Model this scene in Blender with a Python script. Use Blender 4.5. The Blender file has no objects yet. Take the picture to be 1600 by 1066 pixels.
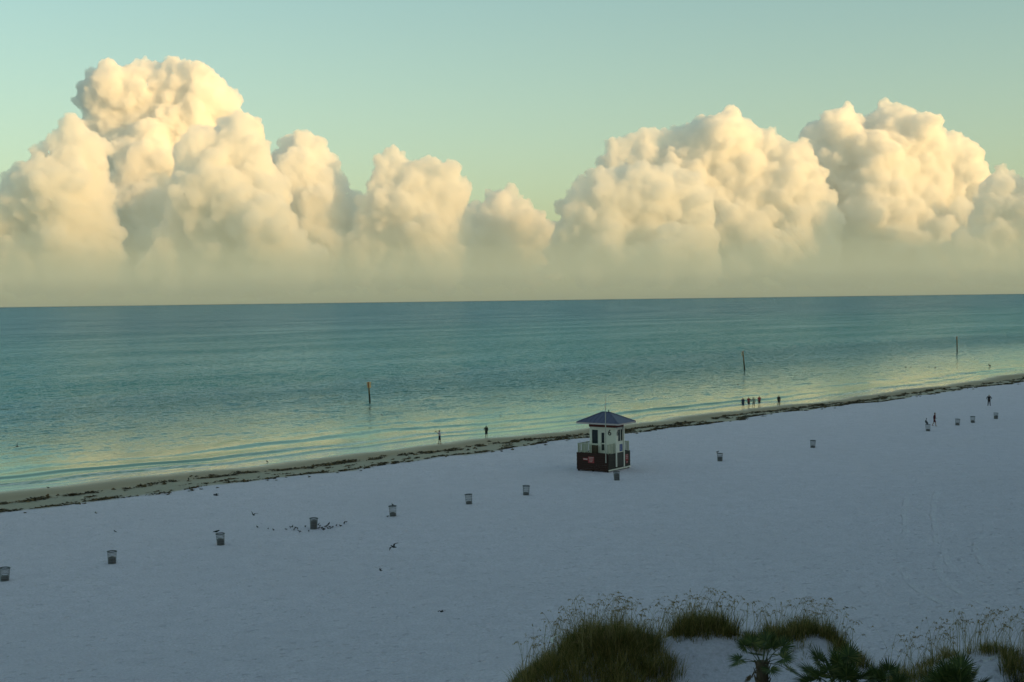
import bpy, bmesh, math, random
import numpy as np
from mathutils import Vector, Matrix, noise

# ------------------------------------------------------------------ camera
SC = bpy.context.scene
COL = SC.collection
CAM_H = 18.5
PITCH, ROLL = 0.03160, 0.013124
f = Vector((0, math.cos(PITCH), -math.sin(PITCH)))
r0 = Vector((1, 0, 0)); u0 = r0.cross(f)
r = r0 * math.cos(ROLL) - u0 * math.sin(ROLL)
u = u0 * math.cos(ROLL) + r0 * math.sin(ROLL)
cam = bpy.data.cameras.new('camera')
cam.sensor_width = 36.0
cam.lens = 36.0 * 2084.0 / 1600.0
cam.clip_start = 0.5
cam.clip_end = 200000.0
cam_ob = bpy.data.objects.new('camera', cam)
COL.objects.link(cam_ob)
cam_ob.matrix_world = Matrix(((r.x, u.x, -f.x, 0), (r.y, u.y, -f.y, 0), (r.z, u.z, -f.z, CAM_H), (0, 0, 0, 1)))
SC.camera = cam_ob

# ------------------------------------------------------------------ sky, sun, exposure
# the shore runs along ES, the open water lies towards ET; the sun rises on the land side
ES = Vector((0.6935, 0.7204, 0)); ET = Vector((-0.7204, 0.6935, 0))
SUN_EL = math.radians(9.0)
SUN_AZ = math.radians(119.0)          # clockwise from the view axis (+Y)
sun_dir = Vector((math.sin(SUN_AZ) * math.cos(SUN_EL), math.cos(SUN_AZ) * math.cos(SUN_EL), math.sin(SUN_EL)))
SC.render.engine = 'CYCLES'
SC.view_settings.view_transform = 'Standard'
SC.view_settings.look = 'None'
SC.view_settings.exposure = 0.42
SC.view_settings.gamma = 1.0
SC.view_settings.use_curve_mapping = False
cy = SC.cycles
cy.max_bounces = 22; cy.diffuse_bounces = 3; cy.glossy_bounces = 3; cy.transmission_bounces = 4
cy.volume_bounces = 20; cy.transparent_max_bounces = 16
cy.use_denoising = True
cy.sample_clamp_indirect = 6.0

W = bpy.data.worlds.new('World'); SC.world = W; W.use_nodes = True
nt = W.node_tree; nt.nodes.clear()
sky = nt.nodes.new('ShaderNodeTexSky'); sky.sky_type = 'NISHITA'; sky.sun_disc = False
sky.sun_elevation = SUN_EL; sky.sun_rotation = SUN_AZ
sky.air_density = 1.0; sky.dust_density = 1.6; sky.ozone_density = 1.0; sky.altitude = 0
tint = nt.nodes.new('ShaderNodeMix'); tint.data_type = 'RGBA'; tint.blend_type = 'MULTIPLY'
tint.inputs[0].default_value = 1.0
tint.inputs[7].default_value = (1.22, 1.43, 1.20, 1)
bg = nt.nodes.new('ShaderNodeBackground'); bg.inputs[1].default_value = 0.14
wo = nt.nodes.new('ShaderNodeOutputWorld')
gm = nt.nodes.new('ShaderNodeGamma'); gm.inputs[1].default_value = 0.8      # evens the sky out a little, everywhere alike
nt.links.new(sky.outputs[0], gm.inputs[0]); nt.links.new(gm.outputs[0], tint.inputs[6]); nt.links.new(tint.outputs[2], bg.inputs[0]); nt.links.new(bg.outputs[0], wo.inputs[0])

sl = bpy.data.lights.new('sun', 'SUN'); sl.energy = 4.3; sl.angle = math.radians(0.5); sl.color = (1.0, 0.57, 0.20)
so = bpy.data.objects.new('sun', sl); COL.objects.link(so)
so.rotation_euler = (-sun_dir).to_track_quat('-Z', 'Y').to_euler()
so.location = (60, -60, 120)

# ------------------------------------------------------------------ helpers
def new_mat(name):
    m = bpy.data.materials.new(name); m.use_nodes = True
    n = m.node_tree; n.nodes.clear()
    out = n.nodes.new('ShaderNodeOutputMaterial')
    return m, n, out

def simple(name, col, rough=0.7, var=0.0, scale=8.0, metal=0.0, spec=0.3, bump=0.0):
    """principled colour with a little noise so that nothing is perfectly even"""
    m, n, out = new_mat(name)
    b = n.nodes.new('ShaderNodeBsdfPrincipled')
    b.inputs['Roughness'].default_value = rough; b.inputs['Metallic'].default_value = metal
    b.inputs['Specular IOR Level'].default_value = spec
    n.links.new(b.outputs[0], out.inputs[0])
    tc = n.nodes.new('ShaderNodeTexCoord')
    nz = n.nodes.new('ShaderNodeTexNoise'); nz.inputs['Scale'].default_value = scale; nz.inputs['Detail'].default_value = 4
    n.links.new(tc.outputs['Object'], nz.inputs['Vector'])
    mx = n.nodes.new('ShaderNodeMix'); mx.data_type = 'RGBA'
    c = col
    mx.inputs[6].default_value = (c[0]*(1-var), c[1]*(1-var), c[2]*(1-var), 1)
    mx.inputs[7].default_value = (min(1, c[0]*(1+var)), min(1, c[1]*(1+var)), min(1, c[2]*(1+var)), 1)
    n.links.new(nz.outputs[0], mx.inputs[0]); n.links.new(mx.outputs[2], b.inputs['Base Color'])
    if bump:
        bp = n.nodes.new('ShaderNodeBump'); bp.inputs['Strength'].default_value = bump; bp.inputs['Distance'].default_value = 0.02
        n.links.new(nz.outputs[0], bp.inputs['Height']); n.links.new(bp.outputs[0], b.inputs['Normal'])
    return m

def mesh_from(name, V, Fc, mat=None, smooth=False):
    me = bpy.data.meshes.new(name)
    me.from_pydata([tuple(v) for v in V], [], [tuple(int(i) for i in q) for q in Fc]); me.update()
    if mat:
        me.materials.append(mat)
    if smooth:
        me.polygons.foreach_set('use_smooth', [True] * len(me.polygons))
    return me

def fast_mesh(name, V, Q, mat=None, smooth=True):
    """numpy quads or triangles to a mesh"""
    me = bpy.data.meshes.new(name)
    V = np.asarray(V, dtype=np.float32); Q = np.asarray(Q, dtype=np.int32); k = Q.shape[1]
    me.vertices.add(len(V)); me.vertices.foreach_set('co', V.ravel())
    me.loops.add(Q.size); me.loops.foreach_set('vertex_index', Q.ravel())
    me.polygons.add(len(Q)); me.polygons.foreach_set('loop_start', np.arange(0, Q.size, k, dtype=np.int32))
    me.update(calc_edges=True); me.validate()
    if mat: me.materials.append(mat)
    me.polygons.foreach_set('use_smooth', [smooth] * len(me.polygons))
    return me

def obj(name, me, parent=None, loc=None, rotz=None):
    o = bpy.data.objects.new(name, me); COL.objects.link(o)
    if parent: o.parent = parent
    if loc is not None: o.location = loc
    if rotz is not None: o.rotation_euler = (0, 0, rotz)
    return o

def tag(o, label, cat, group=None, kind=None):
    if label: o['label'] = label
    if cat: o['category'] = cat
    if group: o['group'] = group
    if kind: o['kind'] = kind
    return o

def thing(name, label, cat, loc=(0, 0, 0), rotz=0.0, group=None):
    o = bpy.data.objects.new(name, None); COL.objects.link(o)
    o.empty_display_size = 0.2
    o.location = loc; o.rotation_euler = (0, 0, rotz)
    return tag(o, label, cat, group)

class MB:
    """collects boxes, tubes and plates of ONE part"""
    def __init__(s): s.V = []; s.F = []
    def add(s, V, Fc):
        k = len(s.V); s.V += [tuple(v) for v in V]; s.F += [tuple(i + k for i in q) for q in Fc]; return s
    def box(s, x0, x1, y0, y1, z0, z1):
        V = [(x, y, z) for z in (z0, z1) for y in (y0, y1) for x in (x0, x1)]
        return s.add(V, [(0, 2, 3, 1), (4, 5, 7, 6), (0, 1, 5, 4), (2, 6, 7, 3), (0, 4, 6, 2), (1, 3, 7, 5)])
    def tube(s, pts, rad, n=8, cap=True):
        pts = [Vector(p) for p in pts]
        if not hasattr(rad, '__len__'): rad = [rad] * len(pts)
        k = len(s.V); rings = []
        ref = None
        for i, p in enumerate(pts):
            d = (pts[min(i + 1, len(pts) - 1)] - pts[max(i - 1, 0)]).normalized()
            if ref is None or abs(d.dot(ref)) > 0.95:
                ref = Vector((1, 0, 0)) if abs(d.x) < 0.9 else Vector((0, 1, 0))
            a = (ref - d * ref.dot(d)).normalized(); b = d.cross(a)
            s.V += [tuple(p + (a * math.cos(2*math.pi*j/n) + b * math.sin(2*math.pi*j/n)) * rad[i]) for j in range(n)]
        for i in range(len(pts) - 1):
            for j in range(n):
                s.F.append((k+i*n+j, k+i*n+(j+1) % n, k+(i+1)*n+(j+1) % n, k+(i+1)*n+j))
        if cap:
            s.F.append(tuple(k + j for j in range(n))[::-1]); s.F.append(tuple(k + (len(pts)-1)*n + j for j in range(n)))
        return s
    def lathe(s, prof, n=16, close=False):
        k = len(s.V)
        for (rr, z) in prof:
            s.V += [(rr*math.cos(2*math.pi*j/n), rr*math.sin(2*math.pi*j/n), z) for j in range(n)]
        m = len(prof)
        for i in range(m - (0 if close else 1)):
            for j in range(n):
                s.F.append((k+i*n+j, k+i*n+(j+1) % n, k+((i+1) % m)*n+(j+1) % n, k+((i+1) % m)*n+j))
        return s
    def build(s, name, mat, parent=None, smooth=False, **kw):
        return obj(name, mesh_from(name, s.V, s.F, mat, smooth), parent, **kw)

def P(s, t, z=0.0):
    """shore frame (metres along, metres offshore) to world"""
    return Vector((ES.x * s + ET.x * t, ES.y * s + ET.y * t, z))

def fbm(x, y, seed=0, octaves=4, f0=1.0):
    """cheap vectorised value noise"""
    out = np.zeros_like(x, dtype=np.float64); amp = 1.0; tot = 0
    for o in range(octaves):
        fx = x * f0 + seed * 17.3 + o * 5.1; fy = y * f0 + seed * 9.7 + o * 3.3
        ix = np.floor(fx).astype(np.int64); iy = np.floor(fy).astype(np.int64); ax = fx - ix; ay = fy - iy
        ax = ax*ax*(3-2*ax); ay = ay*ay*(3-2*ay)
        def h(a, b):
            q = (a * 374761393 + b * 668265263 + o * 1442695 + seed * 97531) & 0x7fffffff
            q = ((q ^ (q >> 13)) * 1274126177) & 0x7fffffff
            return ((q ^ (q >> 16)) & 0xffff) / 65535.0
        v = (h(ix, iy)*(1-ax)+h(ix+1, iy)*ax)*(1-ay) + (h(ix, iy+1)*(1-ax)+h(ix+1, iy+1)*ax)*ay
        out += (v - 0.5) * amp; tot += amp * 0.5; amp *= 0.5; f0 *= 2.0
    return out / tot

SHORE_S = np.array([-400, 0, 59, 89, 117, 180, 231, 302, 420, 700])
SHORE_T = np.array([131, 129, 127.4, 126.5, 124.5, 122.3, 122.3, 127.0, 134, 150])
def t_water(s):
    s = np.asarray(s, dtype=float)
    a = sum(np.interp(s + d, SHORE_S, SHORE_T) for d in (-20, -10, 0, 10, 20)) / 5
    return a + 0.9*np.sin(s*0.11+1.0) + 0.5*np.sin(s*0.27) + 0.3*np.sin(s*0.61+2)

# ------------------------------------------------------------------ ground heights
DUNES = [  # x, y, radius across, radius along the view, height of the foredune hummocks
    (3.7, 57.0, 3.7, 3.4, 2.55), (8.5, 58.8, 2.6, 3.2, 2.15), (12.8, 57.7, 2.7, 3.2, 2.30),
    (18.9, 54.8, 3.4, 3.4, 1.55), (24.0, 56.0, 5.0, 4.0, 1.5), (9.0, 51.5, 7.0, 4.5, 0.9), (19.0, 50.0, 9.0, 5.0, 1.0)]
def ground_z(x, y):
    x = np.asarray(x, dtype=float); y = np.asarray(y, dtype=float)
    s = x*ES.x + y*ES.y; t = x*ET.x + y*ET.y
    off = t - t_water(s)
    z = np.interp(off, [-400, -60, -24, -15, -8, 0, 6, 20, 60, 400], [1.9, 1.25, 1.05, 0.86, 0.42, 0.0, -0.25, -0.9, -2.5, -6])
    near = np.clip((-off - 13) / 6, 0, 1)
    z = z + near * (0.10*fbm(x, y, 3, 3, 0.045) + 0.035*fbm(x, y, 5, 2, 0.35))
    for (cx, cy_, rx, ry, h) in DUNES:
        z = z + h*np.exp(-(((x-cx)/rx)**2 + ((y-cy_)/ry)**2) * 1.2)
    # shallow vehicle ruts curving over the beach on the right
    for dr in (0.0, 2.2):
        rr = np.hypot(x-52.0, y-96.0) - (24.0 + dr)
        z = z - 0.05*np.exp(-(rr/0.35)**2)*near*(y > 70)
    return z
DRY_S = [-400, 51, 70, 85, 112, 137, 170, 200, 255, 700]; DRY_O = [-20, -19.6, -18.9, -17.0, -16.6, -14.4, -13.4, -12.2, -14.0, -15]
def dry_edge(s): return np.interp(s, DRY_S, DRY_O)
def gz(x, y): return float(ground_z(np.array([x]), np.array([y]))[0])

def axis(parts):
    out = []
    for a, b, st in parts: out += list(np.arange(a, b, st))
    out.append(parts[-1][1]); return np.array(out)
def grid_quads(nu, nv):
    i, j = np.meshgrid(np.arange(nu-1), np.arange(nv-1), indexing='ij')
    a = (i*nv+j).ravel()
    return np.stack([a, a+nv, a+nv+1, a+1], axis=1)
def float_attr(me, name, vals):
    at_ = me.attributes.new(name, 'FLOAT', 'POINT'); at_.data.foreach_set('value', np.asarray(vals, dtype=np.float32).ravel())

def N(n, t, **kw):
    k = n.nodes.new(t)
    for a, b in kw.items():
        if a.startswith('i_'):
            key = a[2:]; key = int(key) if key.isdigit() else key.replace('_', ' ')
            k.inputs[key].default_value = b
        else: setattr(k, a, b)
    return k
def L(n, a, b): n.links.new(a, b)
def ramp(n, src, stops):
    k = n.nodes.new('ShaderNodeValToRGB'); e = k.color_ramp.elements
    while len(e) < len(stops): e.new(0.5)
    for el, (p, c) in zip(e, stops):
        el.position = p; el.color = c if hasattr(c, '__len__') else (c, c, c, 1)
    L(n, src, k.inputs[0]); return k
def mrange(n, src, a, b, c=0.0, d=1.0, smooth=False):
    k = n.nodes.new('ShaderNodeMapRange'); k.clamp = True
    if smooth: k.interpolation_type = 'SMOOTHSTEP'
    for i, v in zip((1, 2, 3, 4), (a, b, c, d)): k.inputs[i].default_value = v
    L(n, src, k.inputs[0]); return k
def mixc(n, fac, c1, c2, mode='MIX'):
    k = n.nodes.new('ShaderNodeMix'); k.data_type = 'RGBA'; k.blend_type = mode
    for idx, v in ((0, fac), (6, c1), (7, c2)):
        if hasattr(v, 'is_linked'): L(n, v, k.inputs[idx])
        else: k.inputs[idx].default_value = v
    return k.outputs[2]
def math_(n, op, a, b=0.0, c=None):
    k = n.nodes.new('ShaderNodeMath'); k.operation = op
    for idx, v in ((0, a), (1, b)) + (((2, c),) if c is not None else ()):
        if hasattr(v, 'is_linked'): L(n, v, k.inputs[idx])
        else: k.inputs[idx].default_value = v
    return k.outputs[0]

# ---- sand
def sand_material():
    m, n, out = new_mat('quartz_sand')
    b = N(n, 'ShaderNodeBsdfPrincipled'); L(n, b.outputs[0], out.inputs[0])
    geo = N(n, 'ShaderNodeNewGeometry'); pos = geo.outputs['Position']
    off = N(n, 'ShaderNodeAttribute', attribute_name='off').outputs['Fac']
    def noise_(sc, det=4, rough=0.6, vec=pos):
        k = N(n, 'ShaderNodeTexNoise', i_Scale=sc, i_Detail=det, i_Roughness=rough); L(n, vec, k.inputs['Vector']); return k.outputs[0]
    big = noise_(0.06, 3); mid = noise_(0.7, 5); fine = noise_(2.6, 5, 0.75); grain = noise_(7.0, 3, 0.7)
    dry = mixc(n, mid, (0.63, 0.585, 0.71, 1), (0.86, 0.79, 0.93, 1))
    dry = mixc(n, math_(n, 'MULTIPLY', mrange(n, grain, 0.40, 0.66).outputs[0], 0.6), dry, (0.49, 0.46, 0.53, 1))
    dry = mixc(n, mrange(n, big, 0.4, 0.65, 0, 0.35).outputs[0], dry, (0.65, 0.60, 0.70, 1))
    # loosened sand in old wheel tracks, and dark flecks of litter and weed
    sep = N(n, 'ShaderNodeSeparateXYZ'); L(n, pos, sep.inputs[0])
    trk = None
    for (tx_, ty_, R_, y0_, y1_) in ((250.0, 35.0, 227.9, 90, 120), (250.0, 35.0, 230.1, 92, 117), (46.1, 77.1, 20.6, 68, 90), (46.1, 77.1, 22.7, 68, 86), (78.6, 72.9, 50.2, 80, 98), (78.6, 72.9, 52.3, 80, 94)):
        dxy = math_(n, 'POWER', math_(n, 'ADD', math_(n, 'POWER', math_(n, 'SUBTRACT', sep.outputs[0], tx_), 2.0), math_(n, 'POWER', math_(n, 'SUBTRACT', sep.outputs[1], ty_), 2.0)), 0.5)
        w_ = math_(n, 'ABSOLUTE', math_(n, 'SUBTRACT', dxy, math_(n, 'ADD', R_, math_(n, 'MULTIPLY', math_(n, 'SUBTRACT', big, 0.5), 1.2))))
        k_ = mrange(n, w_, 0.12, 0.30, 1, 0, True).outputs[0]
        k_ = math_(n, 'MULTIPLY', k_, math_(n, 'MULTIPLY', mrange(n, sep.outputs[1], y0_, y0_+5).outputs[0], mrange(n, sep.outputs[1], y1_-8, y1_, 1, 0).outputs[0]))
        if R_ < 30: k_ = math_(n, 'MULTIPLY', k_, mrange(n, sep.outputs[0], 36, 44, 1, 0).outputs[0])
        trk = k_ if trk is None else math_(n, 'MAXIMUM', trk, k_)
    trk = math_(n, 'MULTIPLY', trk, mrange(n, mid, 0.38, 0.6).outputs[0])
    dry = mixc(n, math_(n, 'MULTIPLY', trk, 0.15), dry, (0.93, 0.90, 0.90, 1))
    fl = noise_(3.3, 2, 0.5); dry = mixc(n, mrange(n, fl, 0.715, 0.77, 0, 0.5).outputs[0], dry, (0.20, 0.18, 0.16, 1))
    wet = mixc(n, mid, (0.30, 0.235, 0.165, 1), (0.37, 0.30, 0.215, 1))
    damp = mixc(n, fine, (0.36, 0.32, 0.25, 1), (0.47, 0.43, 0.36, 1))
    # edge between dry and damp sand wanders a little
    edge = math_(n, 'ADD', off, math_(n, 'MULTIPLY', math_(n, 'SUBTRACT', noise_(0.25, 4), 0.5), 3.5))
    f1 = mrange(n, edge, -16.3, -15.2).outputs[0]
    f2 = mrange(n, edge, -11.5, -7.5).outputs[0]
    c = mixc(n, f1, dry, damp); c = mixc(n, f2, c, wet)
    L(n, c, b.inputs['Base Color'])
    ro = mixc(n, mrange(n, edge, -5.0, 0.0).outputs[0], (0.9, 0.9, 0.9, 1), (0.28, 0.28, 0.28, 1))
    L(n, ro, b.inputs['Roughness']); b.inputs['Specular IOR Level'].default_value = 0.25
    # footprints and wind ripples
    vor = N(n, 'ShaderNodeTexVoronoi', i_Scale=1.5, feature='SMOOTH_F1'); L(n, pos, vor.inputs['Vector'])
    pits = mrange(n, vor.outputs['Distance'], 0.0, 0.30, 0.0, 1.0, True).outputs[0]
    h = math_(n, 'ADD', math_(n, 'MULTIPLY', mid, 0.8), math_(n, 'MULTIPLY', fine, 0.42))
    h = math_(n, 'ADD', h, math_(n, 'MULTIPLY', pits, 0.30))
    h = math_(n, 'SUBTRACT', h, math_(n, 'MULTIPLY', trk, 0.25))
    h = math_(n, 'MULTIPLY', h, math_(n, 'SUBTRACT', 1.0, math_(n, 'MULTIPLY', f2, 0.9)))
    bp = N(n, 'ShaderNodeBump', i_Strength=1.0, i_Distance=0.6); L(n, h, bp.inputs['Height']); L(n, bp.outputs[0], b.inputs['Normal'])
    return m
def build_sand():
    S = axis([(-3000, -300, 300), (-300, 20, 8), (20, 330, 1.0), (330, 700, 6), (700, 3000, 300)])
    T = axis([(-600, -40, 40), (-40, 16, 4), (16, 70, 0.7), (70, 152, 0.9), (152, 240, 8)])
    s, t = np.meshgrid(S, T, indexing='ij')
    x = s*ES.x + t*ET.x; y = s*ES.y + t*ET.y
    z = ground_z(x, y)
    me = fast_mesh('sand', np.stack([x, y, z], -1).reshape(-1, 3), grid_quads(len(S), len(T))[:, ::1], sand_material())
    float_attr(me, 'off', (t - t_water(s))/(-dry_edge(s))*16.0)
    o = obj('beach_sand', me); o['kind'] = 'structure'
    return o
build_sand()

# ---- sea
def sea_material():
    m, n, out = new_mat('sea_water')
    geo = N(n, 'ShaderNodeNewGeometry'); pos = geo.outputs['Position']
    off = N(n, 'ShaderNodeAttribute', attribute_name='off').outputs['Fac']
    foam_v = N(n, 'ShaderNodeAttribute', attribute_name='foam').outputs['Fac']
    mp = N(n, 'ShaderNodeMapping'); mp.inputs['Rotation'].default_value = (0, 0, -math.atan2(ES.y, ES.x)); L(n, pos, mp.inputs[0])
    def noise_(sx, sy, det=3, rough=0.55):
        q = N(n, 'ShaderNodeMapping'); q.inputs['Scale'].default_value = (sx, sy, 1); L(n, mp.outputs[0], q.inputs[0])
        k = N(n, 'ShaderNodeTexNoise', i_Scale=1.0, i_Detail=det, i_Roughness=rough); L(n, q.outputs[0], k.inputs['Vector']); return k.outputs[0]
    lanes = noise_(0.006, 0.02, 3)          # slicks and gusts
    chop = noise_(0.35, 0.8, 4); rip = noise_(1.6, 3.2, 3)
    deep = mixc(n, lanes, (0.008, 0.058, 0.105, 1), (0.012, 0.088, 0.132, 1))
    shal = (0.125, 0.215, 0.155, 1)
    c = mixc(n, mrange(n, off, 0, 140, 0, 1).outputs[0], shal, (0.020, 0.140, 0.150, 1))
    c = mixc(n, mrange(n, off, 60, 900, 0, 1, True).outputs[0], c, deep)
    thin = mrange(n, off, 0.0, 7.0, 0.75, 0.0).outputs[0]
    c = mixc(n, thin, c, (0.19, 0.19, 0.16, 1))
    fz = noise_(0.5, 1.6, 5, 0.7)
    fm = math_(n, 'MULTIPLY', foam_v, mrange(n, fz, 0.42, 0.62).outputs[0])
    c = mixc(n, fm, c, (0.85, 0.85, 0.83, 1))
    # facets of the chop: random slopes, calmer close to the beach and in the slicks
    def noise_v(sx, sy, det):
        q = N(n, 'ShaderNodeMapping'); q.inputs['Scale'].default_value = (sx, sy, 1); L(n, mp.outputs[0], q.inputs[0])
        k = N(n, 'ShaderNodeTexNoise', i_Scale=1.0, i_Detail=det, i_Roughness=0.6); L(n, q.outputs[0], k.inputs['Vector'])
        v = N(n, 'ShaderNodeVectorMath', operation='SUBTRACT'); L(n, k.outputs[1], v.inputs[0]); v.inputs[1].default_value = (0.5, 0.5, 0.5)
        return v.outputs[0]
    va = N(n, 'ShaderNodeVectorMath', operation='ADD'); L(n, noise_v(0.25, 0.7, 3), va.inputs[0]); L(n, noise_v(1.7, 3.1, 3), va.inputs[1])
    calm = N(n, 'ShaderNodeAttribute', attribute_name='calm').outputs['Fac']
    amp = math_(n, 'MULTIPLY', math_(n, 'ADD', 0.015, math_(n, 'MULTIPLY', 2.2, math_(n, 'POWER', mrange(n, off, 3, 70).outputs[0], 1.35))), mrange(n, lanes, 0.36, 0.64, 0.60, 1.2).outputs[0])
    amp = math_(n, 'MULTIPLY', amp, math_(n, 'SUBTRACT', 1.0, math_(n, 'MULTIPLY', calm, 0.94)))
    vs = N(n, 'ShaderNodeVectorMath', operation='SCALE'); L(n, va.outputs[0], vs.inputs[0]); L(n, amp, vs.inputs['Scale'])
    vf = N(n, 'ShaderNodeVectorMath', operation='MULTIPLY'); L(n, vs.outputs[0], vf.inputs[0]); vf.inputs[1].default_value = (1, 1, 0)
    vn = N(n, 'ShaderNodeVectorMath', operation='ADD'); L(n, vf.outputs[0], vn.inputs[0]); L(n, geo.outputs['Normal'], vn.inputs[1])
    nn = N(n, 'ShaderNodeVectorMath', operation='NORMALIZE'); L(n, vn.outputs[0], nn.inputs[0])
    # water body plus a Fresnel mirror; gloss colour stands in for crests hiding each other's mirror on the rough sea
    df = N(n, 'ShaderNodeBsdfDiffuse'); L(n, c, df.inputs['Color'])
    gl = N(n, 'ShaderNodeBsdfGlossy', i_Roughness=0.12); L(n, nn.outputs[0], gl.inputs['Normal'])
    L(n, mixc(n, mrange(n, off, 8, 80).outputs[0], (0.82, 0.95, 0.90, 1), (0.47, 0.69, 0.88, 1)), gl.inputs['Color'])
    fr = N(n, 'ShaderNodeFresnel', i_IOR=1.33); L(n, nn.outputs[0], fr.inputs['Normal'])
    fac = math_(n, 'MULTIPLY', fr.outputs[0], math_(n, 'SUBTRACT', 1.0, fm))
    ms = N(n, 'ShaderNodeMixShader'); L(n, fac, ms.inputs[0]); L(n, df.outputs[0], ms.inputs[1]); L(n, gl.outputs[0], ms.inputs[2])
    L(n, ms.outputs[0], out.inputs[0])
    return m
BREAKERS = [  # metres off the water line, crest height, face width, back width, phase
    (2.2, 0.05, 0.5, 1.2, 0.3), (5.6, 0.16, 0.7, 2.4, 1.7), (10.5, 0.24, 1.0, 3.6, 3.1), (17.5, 0.20, 1.6, 5.0, 4.4),
    (27.0, 0.17, 2.2, 7.0, 0.9), (40.0, 0.16, 3.0, 9.0, 2.6), (58.0, 0.15, 4.0, 12.0, 5.2), (84.0, 0.14, 5.0, 14.0, 1.1)]
def build_sea():
    T = np.concatenate([np.arange(-4, 30, 0.3), np.arange(30, 100, 0.9), 100*np.power(1.045, np.arange(0, 150))])
    T = T[T < 70000]
    nu = 620
    uu = np.linspace(0, 1, nu)
    lo = -20 - np.maximum(0, T-60)*5.0; hi = 480 + np.maximum(0, T-60)*5.0
    s = lo[None, :] + (hi-lo)[None, :]*uu[:, None]
    off = np.broadcast_to(T[None, :], s.shape)
    w = np.clip(1 - off/600, 0, 1)
    t = off + t_water(s)*w + 127*(1-w)
    z = np.zeros_like(s); foam = np.zeros_like(s)
    for k, (o0, h, wf, wb, ph) in enumerate(BREAKERS):
        a = np.clip(fbm(s, s*0 + k*11, 20+k, 3, 0.018)*1.5 + 0.55, 0, 1.2)
        c0 = o0 + (0.10*o0+0.5)*fbm(s, s*0+k*7, 40+k, 3, 0.025)*1.4
        d = off - c0
        z += h*a*np.where(d < 0, np.exp(-(d/wf)**2), np.exp(-(d/wb)**2))
        if k < 4:
            fo = np.clip(fbm(s, s*0+k*3, 60+k, 3, 0.03)*2.2 + (0.05, 0.25, 0.0, -0.9)[k], 0, 1)
            foam = np.maximum(foam, fo*np.exp(-((d+0.5*wf)/(1.3*wf+0.3))**2))
    foam = np.maximum(foam, 1.0*np.exp(-((off-0.35)/0.55)**2))  # thin foam at the water line, its white also standing in for mirrored clouds
    wash = np.clip(fbm(s, s*0+2.0, 77, 3, 0.02)*1.6 + 0.55, 0, 1)*np.clip((off-0.8)/0.8, 0, 1)*np.clip((6.2-off)/1.6, 0, 1)
    foam = np.maximum(foam, 0.8*wash)
    br = np.exp(-((s-268)/16)**2)*np.exp(-((off-9.2)/1.3)**2) + 0.8*np.exp(-((s-300)/9)**2)*np.exp(-((off-6.5)/0.9)**2)
    foam = np.maximum(foam, br); z += 0.22*br
    z += 0.02*fbm(s, t, 8, 2, 0.3)*np.clip(off/10, 0, 1)*np.clip(1-off/200, 0, 1)
    z = np.where(off < 0, -0.02+0.03*off, z + 0.012)
    z[off > 200] = 0.012
    # calm slicks: one glassy patch inshore on the left, thin streaks elsewhere
    calm = np.exp(-((s-88)/26)**2)*np.exp(-((off-17)/9.5)**2) + 0.8*np.exp(-((s-62)/16)**2)*np.exp(-((off-9)/3.5)**2)
    calm = np.clip(calm*(0.75 + 0.7*fbm(s, off*3, 91, 3, 0.05)), 0, 1)
    st_ = np.clip(fbm(s*0.25, off*1.6, 93, 3, 0.05)*2.6 - 0.9, 0, 1)*np.clip(1-off/260, 0, 1)
    calm = np.maximum(calm, 0.85*st_)
    x = s*ES.x + t*ET.x; y = s*ES.y + t*ET.y
    me = fast_mesh('sea', np.stack([x, y, z], -1).reshape(-1, 3), grid_quads(nu, len(T)), sea_material())
    float_attr(me, 'off', off); float_attr(me, 'foam', foam); float_attr(me, 'calm', calm)
    o = obj('sea', me); o['kind'] = 'structure'
build_sea()

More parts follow.
